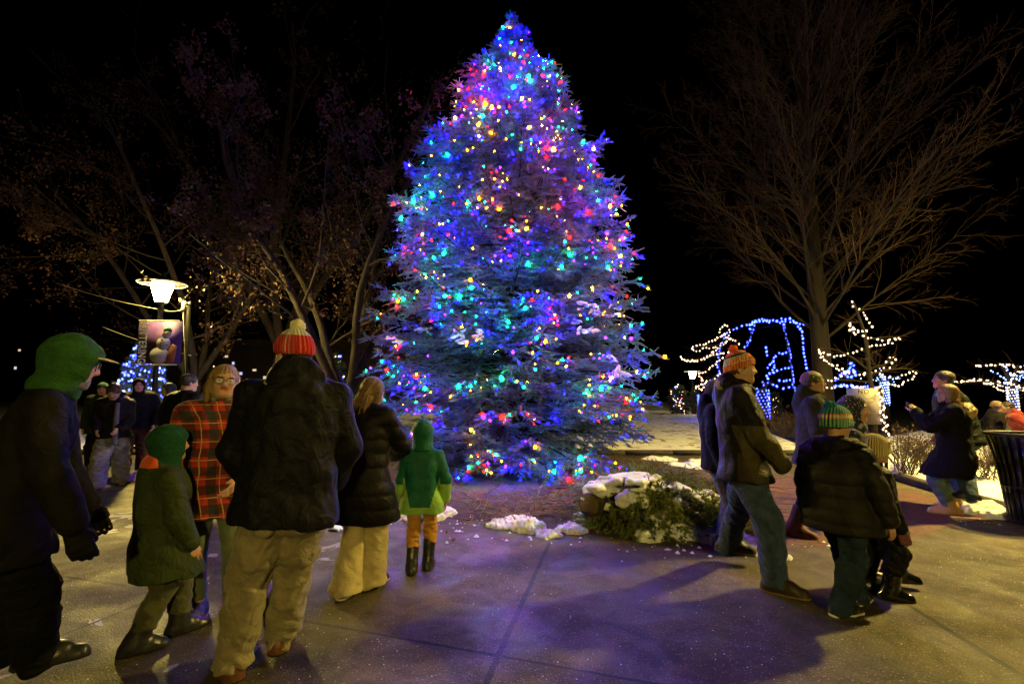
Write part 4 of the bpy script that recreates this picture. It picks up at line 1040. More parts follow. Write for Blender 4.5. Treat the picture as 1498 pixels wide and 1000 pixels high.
# --- woman in the red plaid jacket
pos = (-2.03, 3.40); rz = 208; H = 1.69
f = Fig('woman with long blond hair and glasses in a red plaid jacket', pos, rz, H, girth=1.2, lean=1, head=(6, -2), roll=-5,
        feet=FT(pos, rz, H, (338, 898), (290, 903)), toes=(10, -12), hands=((-.08, .17, .56), (.14, .10, .50)), elbow=((-1, -.6, 0), (1, -.8, 0)), seed=41, vox=.008)
f.body(brow=BROWNH(), vox=.0052); f.eyes(); f.hair(BLOND(), 'long'); f.glasses()
f.top(plaid('red_plaid'), hem=.405, t=.022, hood=None, collar=False, amp=.008, name='plaid_jacket')
B = Sdf()
[B.cap(f.neck+f.fw*.012*H+f.up*z*H-f.rt*.012*H, f.neck+f.fw*.012*H+f.up*z*H+f.rt*.012*H, .034*H, None, .015) for z in (-.006, .016)]
sdf_obj('scarf', B, .007, fabric('teal_scarf', (.06, .30, .27)), f.root, folds(.004, 30, 2))
f.pants(fabric('sage_leggings', (.10, .12, .075), wrinkle=.25), ease=.002, hem=.085, amp=.003, name='leggings', mi=None)
f.shoes(mat('purple_mesh', (.10, .02, .06), rough=.6, var=.6, vscale=30, col2=(.02, .07, .14)), WSOLE(), name='sneaker')

# --- woman in the long puffer coat
H = 1.64; rz = -14; a = G(523, 866); pos = (a[0], a[1])
f = Fig('long haired woman seen from behind in black quilted coat and cream wide trousers', pos, rz, H, girth=1.1, lean=4, head=(-8, -26),
        feet=FT(pos, rz, H, (505, 872), (542, 858)), toes=(5, -12), hands=((-.05, .21, .60), (.06, .22, .60)), elbow=((-1, -.4, -.2), (1, -.4, -.2)), seed=51)
f.body(); f.eyes(); f.hair(hairm('chestnut_hair', (.12, .065, .025)), 'long')
f.top(fabric('black_quilted', (.0055, .005, .0045), rough=.5, wrinkle=.3), hem=.315, t=.026, puff=.009, flare=.02, name='quilted_coat', amp=.005, lower=1.05)
f.pants(fabric('cream_wool_trousers', (.40, .33, .17), wrinkle=.4), ease=.02, hem=.02, flare=.045, amp=.006)
f.shoes(BOOT(), WSOLE())

# --- child in the green and lime hooded jacket
H = 1.25; rz = 3; a = G(615, 835); pos = (a[0], a[1])
f = Fig('child in green and lime hooded jacket, mustard trousers and black boots, facing the spruce', pos, rz, H, girth=1.05, lean=1, head=(0, 3),
        feet=FT(pos, rz, H, (602, 838), (626, 831)), toes=(6, -6), hands=((-.15, .06, .45), (.16, .05, .46)), elbow=((-1, -.7, 0), (1, -.7, 0)), seed=61, vox=.008)
f.body(); f.eyes()
def _mi(C, H=H):
    x, z = np.abs(C[:, 0]), C[:, 2]
    return ((z < .435*H) | ((x > .066*H+(z-.44*H)*.30) & (z < .63*H)) & ~((x > .125*H) & (z > .575*H))).astype(int)
GRN = fabric('green_shell', (.008, .10, .066), rough=.6, sheen=0, wrinkle=.3)
f.top([GRN, fabric('lime_shell', (.22, .41, .08), rough=.6, sheen=0, wrinkle=.3)], hem=.385, t=.020, amp=.005, mi=_mi, flare=.015, name='jacket')
f.hoodup(GRN, r=1.10, open_c=(0, .7, -.08), open_r=(.3, .5, .4))
f.pants(fabric('mustard_trousers', (.40, .19, .03)), ease=.014, hem=.17, amp=.008)
f.shoes(BOOT(), SOLE(), shaft=.155, fat=1.2, name='boot')

# --- the group by the blue lit conifer
a = G(158, 712); pos = (a[0]+.02, a[1]); H = 1.66; rz = 208
f = Fig('person with curly brown hair looking down, in black jacket and baggy grey jeans', pos, rz, H, girth=1.15, lean=8, head=(-8, -32),
        feet=FT(pos, rz, H, (176, 708), (141, 716)), toes=(20, -25), hands=((-.07, .17, .56), (.10, .16, .55)), seed=71, vox=.012)
f.body(brow=BROWNH()); f.eyes(); h = f.hair(BROWNH(), 'short', vol=1.12)
B = Sdf(); B.ell((0, -.08, .58), (.17, .17, .13)); f.onhead('hair_bun', B, BROWNH(), bumps(.03, 14, 3))
B = Sdf(); B.ell((0, .22, .36), (.33, .17, .16), None, .05); f.onhead('fringe', B, BROWNH(), bumps(.035, 13, 4))
f.top(BLK(), hem=.47, t=.03, hood='down', amp=.008)
B = Sdf(); q = f.neck-f.fw*.02*H; B.cap(q-f.rt*.07*H+f.up*.02*H, q+f.rt*.07*H+f.up*.02*H, .04*H, None, .02); sdf_obj('fleece_collar', B, .01, fabric('pale_fleece', (.38, .34, .26), rough=.95), f.root, bumps(.006, 40, 2))
B = Sdf(); B.cap(f.S+f.fw*.105*H+f.rt*(-.04*H), f.P+f.fw*.125*H+f.rt*(-.035*H)-Zv*.06*H, .02*H, .024*H); sdf_obj('scarf', B, .01, fabric('grey_scarf', (.10, .09, .12)), f.root, folds(.004, 30, 2))
f.pants(fabric('grey_denim', (.15, .15, .16), var=.3), ease=.05, hem=.02, amp=.012)
f.shoes(mat('tan_suede', (.24, .12, .05), rough=.9), SOLE())

a = G(194, 692); pos = (a[0], a[1]); H = 1.77; rz = 215
f = Fig('person in a black hooded jacket and brown trousers standing right behind the curly haired person', pos, rz, H, girth=1.2, lean=7, head=(0, -10), hands=((-.16, .10, .52), (.16, .12, .52)), elbow=((-1, -.3, 0), (1, -.3, 0)), seed=81, vox=.013)
f.body(brow=DARKH()); f.eyes(); f.top(BLK(), hem=.47, t=.035, puff=.004, amp=.01); f.hoodup(fabric('black_hood', (.006, .0055, .006)), open_c=(0, .68, -.06), open_r=(.31, .5, .44))
f.pants(fabric('brown_trousers', (.06, .022, .010)), ease=.03, amp=.01); f.shoes(BOOT(), SOLE())

pos = (X(156, 9.6), 9.6); H = 1.70
f = Fig('person in a dark green hood mostly hidden behind the curly haired person', pos, 200, H, girth=1.1, lean=6, head=(10, -14), seed=91, vox=.014)
f.body(); f.eyes(); f.top(fabric('dark_green_coat', (.014, .022, .012)), hem=.42, t=.03); f.hoodup(fabric('green_hood', (.02, .06, .03))); f.pants(BLK(), ease=.02); f.shoes(BOOT(), SOLE())

pos = (X(265, 6.6), 6.6); H = 1.76
f = Fig('short haired person in plain black jacket, back turned, beside the red plaid jacket', pos, -14, H, girth=1.3, lean=9, head=(-22, -3), hands=((-.13, .16, .50), (.13, .16, .52)), seed=101, vox=.012)
f.body(brow=DARKH()); f.eyes(); f.hair(DARKH(), 'short', vol=1.05); f.top(fabric('black_jacket', (.005, .005, .006), rough=.6), hem=.44, t=.03, amp=.009); f.pants(BLK(), ease=.02); f.shoes(BOOT(), SOLE())

pos = (X(252, 8.2), 8.2); H = 1.66
f = Fig('dark haired person in profile facing the blue lit conifer, half hidden by a black jacket', pos, 122, H, girth=1.05, head=(6, -4), seed=111, vox=.012)
f.body(brow=DARKH()); f.eyes(); f.hair(DARKH(), 'mid'); f.top(fabric('charcoal_coat', (.007, .0065, .0075)), hem=.40, t=.025); f.pants(BLK(), ease=.015); f.shoes(BOOT(), SOLE())

# --- man in the orange and cream knit hat
pos = (1.90, 3.94); rz = -114; H = 1.81
f = Fig('man in orange and cream knit hat, black and olive jacket and jeans', pos, rz, H, girth=1.18, lean=-1, head=(4, 0), hip=(0, -.05, 0),
        feet=FT(pos, rz, H, (1062, 819), (1135, 866)), toes=(2, -14), hands=((-.12, .13, .50), (.105, .125, .515)), elbow=((-1, -1, 0), (.8, -1, -.1)), seed=121, vox=.008)
f.body(brow=BROWNH(), vox=.0055, hands=(False, False)); f.eyes(); f.hair(BROWNH())
def _mi(C, f=f, H=H):
    x, y, z = C[:, 0], C[:, 1], C[:, 2]-0
    i = np.zeros(len(C), int)
    i[(x > .105*H) & (z < .69*H) & (y > -.07*H+(.69*H-z)*.35)] = 1
    i[(y > .055*H) & (z > .60*H) & (z < .80*H)] = 1
    i[(z < .575*H) & (y > -.05*H) & (y < .06*H) & (x > .03*H) & (i == 0)] = 2
    return i
f.top([fabric('black_shell', (.006, .006, .008), rough=.55, sheen=0, wrinkle=.4), fabric('olive_shell', (.048, .040, .016), rough=.55, sheen=0, wrinkle=.6), fabric('brown_shell', (.030, .021, .012), rough=.55, sheen=0)], hem=.455, t=.026, hood='down', mi=_mi, amp=.008, sleeve=0)
B = Sdf(); q = f.neck-f.fw*.055*H+f.up*.03*H
B.ell(q, (.075*H, .045*H, .05*H), f.T, .02)
for k in (-1, 1): B.cap(q+f.rt*k*.05*H, f.neck+f.rt*k*.045*H+f.fw*.045*H+f.up*.01*H, .028*H, .02*H, .02)
sdf_obj('hood_lining', B, .008, fabric('tan_fleece', (.22, .17, .08), rough=.95), f.root, bumps(.006, 45, 3))
f.pants(JEAN(), ease=.022, hem=.03, amp=.009)
f.shoes(mat('dark_olive_leather', (.03, .022, .010), rough=.5, var=.3), TANSOLE(), shaft=.06, fat=1.1, name='boot')
OR, CR, NV = (.72, .17, .025), (.62, .55, .36), (.012, .012, .022)
hat = f.beanie(knit('orange_cream_knit', [(-1, OR, -.28), (.22, CR), (.475, NV), (.545, OR)]), pom=mat('orange_wool', (.72, .10, .015), rough=.95, bump=.8, bscale=30), low=.015, slope=.28, height=.60, pomc=(0, -.20, .70), pomr=.15, fat=1.05)
# the letters knitted round the cream band
tcu = bpy.data.curves.new('letters', 'FONT'); tcu.body = 'BROWNS'; tcu.size = .30; tcu.extrude = .012; tcu.offset = .006; tcu.space_character = 1.12
tmp = link('letters', tcu); bpy.context.view_layer.update(); me = bpy.data.meshes.new_from_object(tmp.evaluated_get(bpy.context.evaluated_depsgraph_get())); bpy.data.objects.remove(tmp)
from mathutils.bvhtree import BVHTree
bv = BVHTree.FromPolygons([v.co[:] for v in hat.data.vertices], [p.vertices[:] for p in hat.data.polygons])
for v in me.vertices:                                 # each point of the word is laid on the knitted band
    x, y, z = v.co; th = math.radians(132)-x/.47; sx, sy = math.sin(th), math.cos(th)
    zz = .262+y*.86+.28*(sy*.45-.05); d = Vector((-sx, -sy, 0))
    hit = bv.ray_cast(Vector((sx*1.5, -.05+sy*1.5, zz)), d)[0]
    if hit is None: hit = Vector((sx*.4, -.05+sy*.45, zz))
    v.co = hit-d*(.012+z)
me.materials.append(fabric('orange_letters', (.70, .14, .02)))
lt = link('lettering', me, hat)

# --- person behind him
pos = (X(1045, 4.95), 4.95); H = 1.63
f = Fig('person in navy jacket mostly hidden behind the man in the orange knit hat', pos, -112, H, girth=1.1, lean=-2, head=(0, -5), seed=131, vox=.011)
f.body(); f.eyes(); f.hair(DARKH(), 'mid'); f.top(fabric('navy_jacket', (.008, .009, .022)), hem=.46, t=.03, hood='down'); f.pants(fabric('pale_trousers', (.09, .08, .12)), ease=.02, hem=.09); f.shoes(BOOT(), SOLE(), shaft=.08, name='boot')
S = Sdf(); S.cap(f.P-f.rt*.05*H-Zv*.02*H, f.P+f.rt*.05*H-Zv*.02*H, .088*H, None, .05); S.plane((0, 0, -1), -.44*H); S.plane((0, 0, 1), .50*H); sdf_obj('plaid_shirt', S, .011, plaid('red_plaid'), f.root, folds(.006, 20, 3))

# --- woman in the patterned headband
pos = (X(1180, 5.25), 5.25); rz = -118; H = 1.72
f = Fig('woman in patterned headband, glasses, dark grey hooded coat and tan boots', pos, rz, H, girth=1.1, lean=3, head=(-3, 2), feet=FT(pos, rz, H, (1215, 772), (1160, 784)), toes=(4, -8), hands=((-.1, .16, .5), (.15, .08, .49)), seed=141, vox=.009)
f.body(brow=BROWNH(), vox=.006); f.eyes(); f.hair(hairm('light_brown_hair', (.055, .028, .012)), 'short', vol=1.06); f.glasses()
B = Sdf(); B.ell((0, -.42, .12), .16); f.onhead('hair_bun', B, MATS['light_brown_hair'], bumps(.02, 14, 3))
B = Sdf(); B.ell((0, -.05, .15), (.415, .475, .43), None, .01); B.plane((0, .75, 1), .42); B.plane((0, -.75, -1), -.16)
f.onhead('headband', B, speckle('patterned_knit', (.03, .12, .05), (.6, .40, .10), 9, .38), None)
f.top(fabric('dark_grey_coat', (.026, .026, .029)), hem=.43, t=.024, hood='down', amp=.008, flare=.02, name='coat')
f.pants(BLK(), ease=.004, hem=.1, amp=.004); f.shoes(mat('tan_boot_leather', (.11, .042, .012), rough=.6), TANSOLE(), shaft=.14, fat=1.2, name='boot')

# --- child in the teal striped hat
H = 1.39; rz = -62; a = G(1236, 896); pos = (a[0], a[1])
f = Fig('child seen from behind in a teal striped knit hat, black quilted jacket and jeans', pos, rz, H, girth=1.3, lean=1, head=(-8, -6), feet=FT(pos, rz, H, (1256, 886), (1230, 900)), toes=(4, -16), hands=((-.19, .06, .45), (.20, .06, .45)), elbow=((-1, -.5, 0), (1, -.5, 0)), seed=151, vox=.008)
f.body(); f.eyes(); f.hair(BROWNH())
_m = lambda C, H=H: (C[:, 2] < .715*H).astype(int)
f.top([fabric('black_down', BLACK, rough=.6), fabric('charcoal_down', (.014, .013, .010), rough=.55, wrinkle=.3)], hem=.405, t=.040, puff=.010, amp=.006, mi=_m, flare=.01, name='quilted_jacket')
S = Sdf(); q = f.neck+f.up*.0*H
for k in range(13):
    t0, t1 = 2*PI*k/12, 2*PI*(k+1)/12
    for dz in (0, .03): S.cap(q+f.rt*.085*H*math.cos(t0)+f.fw*.075*H*math.sin(t0)+f.up*dz*H, q+f.rt*.085*H*math.cos(t1)+f.fw*.075*H*math.sin(t1)+f.up*dz*H, .026*H, None, .02)
sdf_obj('stand_up_collar', S, .009, MATS['black_down'], f.root, folds(.004, 25, 2))
f.pants(fabric('dark_denim', (.014, .027, .046), var=.3, wrinkle=.7), ease=.025, hem=.02, amp=.009)
f.shoes(BOOT(), WSOLE(), name='sneaker', soleh=.022, fat=1.1)
TE = (.04, .24, .19)
f.beanie(knit('teal_striped_knit', [(-1, (.10, .32, .16), -.1), (.15, OR), (.19, CR), (.30, OR), (.34, TE)]), pom=mat('teal_wool', (.008, .13, .11), rough=.95, bump=.8, bscale=30), low=-.12, slope=.1, height=.56, pomc=(0, -.30, .56), pomr=.20, fat=1.2)

# --- child in the patterned navy hood
pos = (X(1238, 4.0), 4.0); H = 1.47; rz = -126
f = Fig('child in speckled navy hood and scarf, between the headband and the cream hat', pos, rz, H, girth=1.05, head=(-4, -2), feet=((-.06, .02), (.07, -.03)), seed=161, vox=.008)
f.body(brow=BROWNH(), vox=.0055); f.eyes(); f.hair(BROWNH())
NS = speckle('speckled_navy', (.012, .014, .04), (.30, .26, .34), 15, .30)
f.hoodup(NS, open_c=(0, .60, -.06), open_r=(.30, .50, .40)); f.top(NS, hem=.44, t=.03, amp=.006)
S = Sdf(); q = f.neck+f.up*.02*H
S.cap(q-f.rt*.03*H+f.fw*.02*H, q+f.rt*.03*H+f.fw*.02*H, .058*H, None, .03); sdf_obj('scarf', S, .009, NS, f.root, folds(.006, 30, 2))
f.pants(BLK(), ease=.02); f.shoes(BOOT(), SOLE(), shaft=.1, name='boot')

# --- small child in the cream hat
H = 1.17; rz = -104; a = G(1290, 870); pos = (a[0], a[1])
f = Fig('small child in a cream knit hat, black snowsuit and shiny tall boots', pos, rz, H, girth=1.25, head=(-6, -4), feet=FT(pos, rz, H, (1318, 858), (1302, 876)), toes=(0, -4), hands=((-.15, .1, .45), (.17, .06, .44)), seed=171, vox=.008)
f.body(brow=BROWNH()); f.eyes()
f.top(fabric('black_snowsuit', (.005, .005, .006), rough=.5), hem=.40, t=.035, puff=.006, amp=.006, cuff=None, name='snow_jacket'); f.pants(MATS['black_snowsuit'], ease=.035, hem=.16, amp=.01, name='snow_trousers')
f.gloves(fabric('dusky_pink_knit', (.16, .06, .07)), t=.008)
f.shoes(mat('shiny_rubber', (.008, .008, .009), rough=.12, var=.1, bump=0, spec=.6), SOLE(), shaft=.15, fat=1.4, name='boot')
f.beanie(knit('cream_knit', [(-1, (.62, .50, .22), -.2)]), low=-.30, slope=.35, height=.52, fat=1.12, name='knit_hat')
S = Sdf(); S.ell((0, .36, .30), (.30, .24, .07), None, .03); f.onhead('hat_peak', S, MATS['cream_knit'])

# --- couple with the phone
pos = (X(1385, 6.05), 6.05); rz = 58; H = 1.70
f = Fig('woman with glasses taking a picture, knees bent, in black parka with tan fur', pos, rz, H, girth=1.15, lean=1, hip=(0, -.01, -.10), head=(0, 2), feet=FT(pos, rz, H, (1393, 752), (1400, 747)), toes=(6, -4),
        hands=((-.04, .205, .745), (.035, .20, .735)), elbow=((-.6, 0, -1), (.6, 0, -1)), seed=181, vox=.010)
f.palm = ((0.9, .3, 0), (-.9, .3, 0)); f.body(brow=BROWNH(), vox=.007, grip=.9); f.eyes(); f.hair(BLOND(), 'long'); f.glasses()
f.top(fabric('black_parka', (.005, .005, .006)), hem=.285, t=.03, amp=.009, flare=.05, name='parka')
B = Sdf(); q = f.neck-f.fw*.085*H-f.up*.0*H
B.ell(q-f.up*.02*H, (.09*H, .05*H, .06*H), f.T, .02); sdf_obj('fur_hood', B, .009, hairm('tan_fur', (.40, .28, .12)), f.root, bumps(.014, 60, 3))
f.pants(fabric('light_denim', (.10, .17, .20), var=.3), ease=.012, hem=.06, amp=.006); f.shoes(mat('tan_suede_boot', (.42, .27, .12), rough=.9, var=.2), TANSOLE(), shaft=.07, fat=1.35, length=1.1, name='boot')
hw = (f.wr[-1]+f.wr[1])/2
ph = empty('phone', tuple(np.array(f.root.matrix_basis @ Vector(tuple(hw+np.array([0, .075, .085]))))), math.radians(rz), 'black phone held up by the woman in the fur hooded parka', 'phone')
mb = MB(); mb.box((0, 0, 0), (.165, .009, .078)); mb.build('phone_body', mat('phone_black', (.01, .01, .012), rough=.2, bump=0), ph)
mb = MB(); mb.box((0, -.0062, 0), (.15, .002, .07)); mb.build('screen', emit('phone_screen', (.35, .3, .55), .25), ph)
mb = MB(); mb.box((.06, .0062, .02), (.024, .003, .024)); mb.build('camera_lens', mat('phone_black', (.01,)*3), ph)

pos = (X(1400, 6.5), 6.5); rz = 62; H = 1.80
f = Fig('man in dark quilted jacket and jeans behind the woman with the phone', pos, rz, H, girth=1.2, lean=13, head=(-4, 8), hands=((-.12, .16, .52), (.16, .08, .50)), feet=FT(pos, rz, H, (1408, 742), (1424, 757)), seed=191, vox=.011)
f.body(brow=BROWNH(), vox=.008); f.eyes(); f.hair(BROWNH(), 'short', vol=1.04); f.top(fabric('dark_green_down', (.010, .015, .010), rough=.5), hem=.46, t=.038, puff=.009, name='quilted_jacket'); f.pants(JEAN(), ease=.02, hem=.03); f.shoes(BOOT(), WSOLE(), name='sneaker')

pos = (X(1443, 9.6), 9.6); H = 1.34
f = Fig('child in a brown knit hat and dark coat beyond the bin', pos, -100, H, girth=1.2, lean=10, head=(0, -6), seed=201, vox=.013)
f.body(); f.eyes(); f.top(fabric('dark_coat', (.007, .006, .006)), hem=.40, t=.03, hood='down'); f.pants(BLK(), ease=.02); f.shoes(BOOT(), SOLE()); f.beanie(knit('brown_knit', [(-1, (.11, .06, .03), -.1)]))
pos = (X(1497, 9.0), 9.0); H = 1.40
f = Fig('child in a red coat at the right edge beyond the bin, leaning forward', pos, 48, H, girth=1.25, lean=30, head=(0, 0), seed=211, vox=.012)
f.body(); f.eyes(); f.hair(DARKH(), 'short'); f.top(fabric('red_coat', (.12, .008, .006)), hem=.40, t=.035, hood='down'); f.pants(BLK(), ease=.02); f.shoes(BOOT(), SOLE())
# ------------------------------------------------------------------ bare and brown-leaved trees
def oak(label, x, y, h, spread, seed, leaves, stems=4, r0=.2, fork=1.3, lean=0):
    rng = np.random.default_rng(seed); t = empty('oak_tree', (x, y, 0), 0, label, 'tree')
    T0 = polyline(np.array([[0, 0, -.1]]), np.array([[.05, 0, 1.]]), np.array([fork+.1]), 4, .02, 0, rng)
    a = 2*PI*(np.arange(stems)+rng.uniform(-.2, .2, stems))/stems+seed
    P1 = polyline(np.repeat(T0[:, -1], stems, 0), np.stack([np.cos(a)*.5*spread/h*1.3, np.sin(a)*.5*spread/h*1.3, np.full(stems, 1.)], 1), h*.72*rng.uniform(.8, 1.1, stems), 9, .09, .25, rng)
    L1 = h*.72*np.ones(stems); R1 = np.full(stems, r0*.5)
    P2, L2, R2 = spawn(P1, L1, R1, 9, .18, 1, .85, .52*spread/h*1.6, .34, 7, .13, .10, .45, rng, .3)
    P3, L3, R3 = spawn(P2, L2, R2, 7, .2, 1, .75, .45, .42, 5, .16, .05, .4, rng)
    P4, L4, R4 = spawn(P3, L3, R3, 5, .2, 1, .7, .5, .5, 4, .18, .0, .4, rng)
    P5, L5, R5 = spawn(P4, L4, R4, 3, .2, 1, .7, .6, .6, 3, .18, .0, .4, rng)
    V, Q = join([tubes(T0, np.array([r0]), 9, .8), tubes(P1, R1, 8, .35), tubes(P2, R2, 6, .3)]); obj_np('trunk', V, Q, BARK(), t)
    V, Q = join([tubes(P3, np.maximum(R3, .008), 4, .4), tubes(P4, np.maximum(R4, .005), 3, .5), tubes(P5, np.maximum(R5, .003), 3, .5)]); obj_np('twigs', V, Q, BARK(), t)
    ends = np.concatenate([P5[:, 1], P5[:, 2], P4[:, -1]]); sel = rng.choice(len(ends), min(leaves, len(ends)*3), True)
    # leaves hold on in some sprays and have gone from others
    pp = ends[sel]; keep = bumps(1, .9, seed)(pp)+rng.normal(size=len(pp))*.35 > -.15; pp = pp[keep]+rng.normal(size=(keep.sum(), 3))*.07
    V, Q = cards(pp, .095, rng, .5); obj_np('crown', V, Q, mat('dead_oak_leaf', (.046, .020, .010), rough=.75, var=.55, vscale=2.5, bump=0), t, False)
    return t
oak('brown leaved oak with several pale stems just left of the big spruce', X(505, 13.2), 13.2, 9.6, 7.6, 4, 24000, 5, .26, 1.2)
oak('brown leaved oak spreading above the lit street lamp', X(285, 18.5), 18.5, 11.8, 10.6, 5, 24000, 4, .25, 1.9)
oak('tall dim oak rising behind the two brown leaved oaks', X(400, 21), 21, 18.0, 11.0, 6, 12000, 4, .36, 3.2)

def bare_tree(label, x, y, h, rad, seed, nl=112):
    rng = np.random.default_rng(seed); t = empty('bare_tree', (x, y, 0), 0, label, 'tree')
    T = polyline(np.array([[0, 0, -.1]]), np.array([[0, 0, 1.]]), np.array([h]), 14, .012, 0, rng); RT = np.linspace(.30, .03, 14)[None]
    f = (np.arange(nl)+rng.uniform(0, 1, nl))/nl; zf = .16+.80*f; p, _ = along(T, zf[None]); p = p[0]
    az = np.arange(nl)*2.399+rng.normal(size=nl)*.2; up = .85+1.1*f+rng.normal(size=nl)*.12
    L1 = rad*(1.10-.62*f**1.4)*rng.uniform(.85, 1.12, nl)*1.25; R1 = .016+.036*(1-f)
    P1 = polyline(p, np.stack([np.cos(az), np.sin(az), up], 1), L1, 9, .07, .18, rng)
    P2, L2, R2 = spawn(P1, L1, R1, 15, .22, 1, .60, .31, .42, 6, .10, .10, .35, rng, .2)
    P3, L3, R3 = spawn(P2, L2, R2, 7, .2, 1, .6, .42, .5, 4, .12, .05, .35, rng)
    P4, L4, R4 = spawn(P3, L3, R3, 3, .25, 1, .6, .6, .6, 3, .12, .05, .3, rng)
    V, Q = join([tubes(T, RT, 10), tubes(P1, R1, 6, .25)]); obj_np('trunk', V, Q, mat('grey_brown_bark', (.013, .0095, .0065), rough=.9, var=.4, vscale=7, bump=.8, bscale=20, stretch=(1, 1, .25)), t)
    V, Q = join([tubes(P2, np.maximum(R2, .007), 4, .4), tubes(P3, np.maximum(R3, .006), 3, .5), tubes(P4, np.maximum(R4, .0045), 3, .6)]); obj_np('crown', V, Q, mat('twig_bark', (.046, .027, .011), rough=.85, var=.3, vscale=4, bump=0), t)
bare_tree('huge bare tree with a dark trunk behind the blue light frame', X(1203, 15.0), 15.0, 19.5, 4.5, 8)
0 and bare_tree('dim bare tree at the far right edge, behind the white branch lights', X(1470, 22.0), 22.0, 17, 6.0, 9, 56)

# ------------------------------------------------------------------ street lamps
IRON = lambda: mat('black_iron', (.012, .012, .012), rough=.45, var=.2, bump=.1, bscale=30, spec=.5)
def lamp(label, x, y, zl, strength, col=(1, .73, .17), name='street_lamp'):
    t = empty(name, (x, y, 0), 0, label, 'street lamp', 'lamps of the plaza')
    mb = MB(); mb.lathe([(.20, 0), (.20, .08), (.15, .14), (.14, .5), (.09, .58), (.065, .7), (.055, 1.2), (.05, zl-.42), (.075, zl-.40), (.075, zl-.36), (.05, zl-.34), (.05, zl-.28), (.10, zl-.24), (.12, zl-.22)], 16); mb.build('pole', IRON(), t, True)
    g = MB(); g.lathe([(.115, zl-.22), (.15, zl-.10), (.20, zl+.08), (.225, zl+.20)], 20); lens = g.build('lantern_glass', emit('lamp_glow_%d' % int(strength), col, strength), t, True)
    r = MB(); R = .47
    r.tube([(R*math.cos(2*PI*k/32), R*math.sin(2*PI*k/32), zl+.21) for k in range(33)], .014, 6, False)
    for k in range(4): r.tube([(.22*math.cos(k*PI/2+.4), .22*math.sin(k*PI/2+.4), zl+.21), (R*math.cos(k*PI/2+.4), R*math.sin(k*PI/2+.4), zl+.21)], .008, 5)
    d_ = MB(); d_.lathe([(.22, zl+.213), (R-.01, zl+.213), (R-.01, zl+.219), (.22, zl+.219)], 32, cap=False); d_.build('uplight_blocker', mat('darkened_iron', (.0015, .0015, .0012), rough=.9, spec=.05, bump=0), t, True)  # solid plate added to block upward light, its iron darkened against lantern glare
    r.build('brim', mat('pale_metal', (.35, .34, .3), rough=.4, bump=0), t, True)
    c = MB(); c.lathe([(.235, zl+.205), (.25, zl+.22), (.16, zl+.33), (.05, zl+.38), (.03, zl+.46), (.001, zl+.5)], 20); c.build('cap', IRON(), t, True)
    f = MB()
    for k in range(4):
        a = k*PI/2+.4; f.tube([(.12*math.cos(a), .12*math.sin(a), zl-.22), (.235*math.cos(a), .235*math.sin(a), zl+.21)], .009, 5)
    for k in range(4): pass
    V = f.build('lantern_frame', IRON(), t, True)
    return t
LY = 10.7; lp = at(237, 428, LY); LSTR = 1350
lamp('lit street lamp with a round brim above the snowman banner', lp[0], LY, lp[2], LSTR)
def tall_lamp(label, x, y, h, strength, col=(1, .73, .17)):
    t = empty('street_lamp', (x, y, 0), 0, label, 'street lamp', 'lamps of the plaza')
    mb = MB(); mb.lathe([(.16, 0), (.15, .4), (.09, .5), (.06, h)], 14); mb.tube([(0, 0, h-.05), (-.4, 0, h+.16), (-1.3, 0, h+.2)], .04, 8); mb.build('pole', IRON(), t, True)
    mb = MB(); mb.lathe([(.30, h+.13), (.30, h+.17), (.16, h+.27), (.02, h+.30)], 20, (-1.45, 0, 0)); mb.build('lamp_head', IRON(), t, True)
    mb = MB(); mb.lathe([(.25, h+.118), (.25, h+.126)], 20, (-1.45, 0, 0)); mb.build('lamp_lens', emit('lamp_glow_tall', col, strength), t)
tall_lamp('tall lit street light beside the plaza, out of the picture to the right', 11.2, 6.7, 6.5, 4900)
lamp('lit street lamp on the plaza behind the camera', 1.7, -7.0, 3.75, 1000)
lamp('lit street lamp far behind the tall spruce', -1.2, 34, 4.4, 600)
g = at(1013, 548, 30); lamp('small distant street lamp with a white globe and purple banner', g[0], 30, g[2], 90, (1, .8, .45))
# second post with a white box
bp_ = at(277, 446, LY+.3); post = empty('utility_post', (bp_[0], LY+.3, 0), 0, 'dark post with a pale box on top, right of the snowman banner', 'post')
mb = MB(); mb.lathe([(.07, 0), (.06, .3), (.045, bp_[2]), (.001, bp_[2]+.01)], 12); mb.build('pole', MATS['darkened_iron'], post, True)  # iron colour darkened to offset the nearby lamp's light
mb = MB(); mb.box((-.09, -.03, bp_[2]-.02), (.07, .07, .20)); mb.box((-.04, -.03, bp_[2]-.03), (.05, .03, .03)); mb.build('junction_box', mat('pale_box', (.45, .43, .36), rough=.5, bump=0), post)
mb = MB(); mb.lathe([(.02, bp_[2]+.01), (.035, bp_[2]+.03), (.03, bp_[2]+.07), (.001, bp_[2]+.08)], 10); mb.build('sensor_cap', MATS['pale_box'], post, True)
def wire(label, P, r=.008, m=None, name='cable'):
    mb = MB(); mb.tube(P, r, 6); o = mb.build(name, m or mat('pale_cable', (.40, .38, .30), rough=.5, bump=0), None, True); tag(o, label, 'cable'); return o
def sag(a, b, s, n=14): a = np.asarray(a); b = np.asarray(b); return [a+(b-a)*t+np.array([0, 0, -4*s*t*(1-t)]) for t in np.linspace(0, 1, n)]
wire('pale cable running left from the lit street lamp', sag(at(84, 414, 13.5), at(231, 452, LY), .06))
wire('sagging cable loop between the lamp and the post with the pale box', sag(at(241, 453, LY), at(271, 449, LY+.3), .07)+sag(at(271, 452, LY+.28), at(241, 455, LY), .02))
wire('thin cable hanging down the post with the pale box', [at(268, 457, LY+.24), at(269, 490, LY+.22), at(271, 530, LY+.22), at(273, 575, LY+.22)], .005)
wire('thin dark cable crossing behind the snowman banner', sag(at(150, 478, 15), at(280, 520, 15), .05), .012)
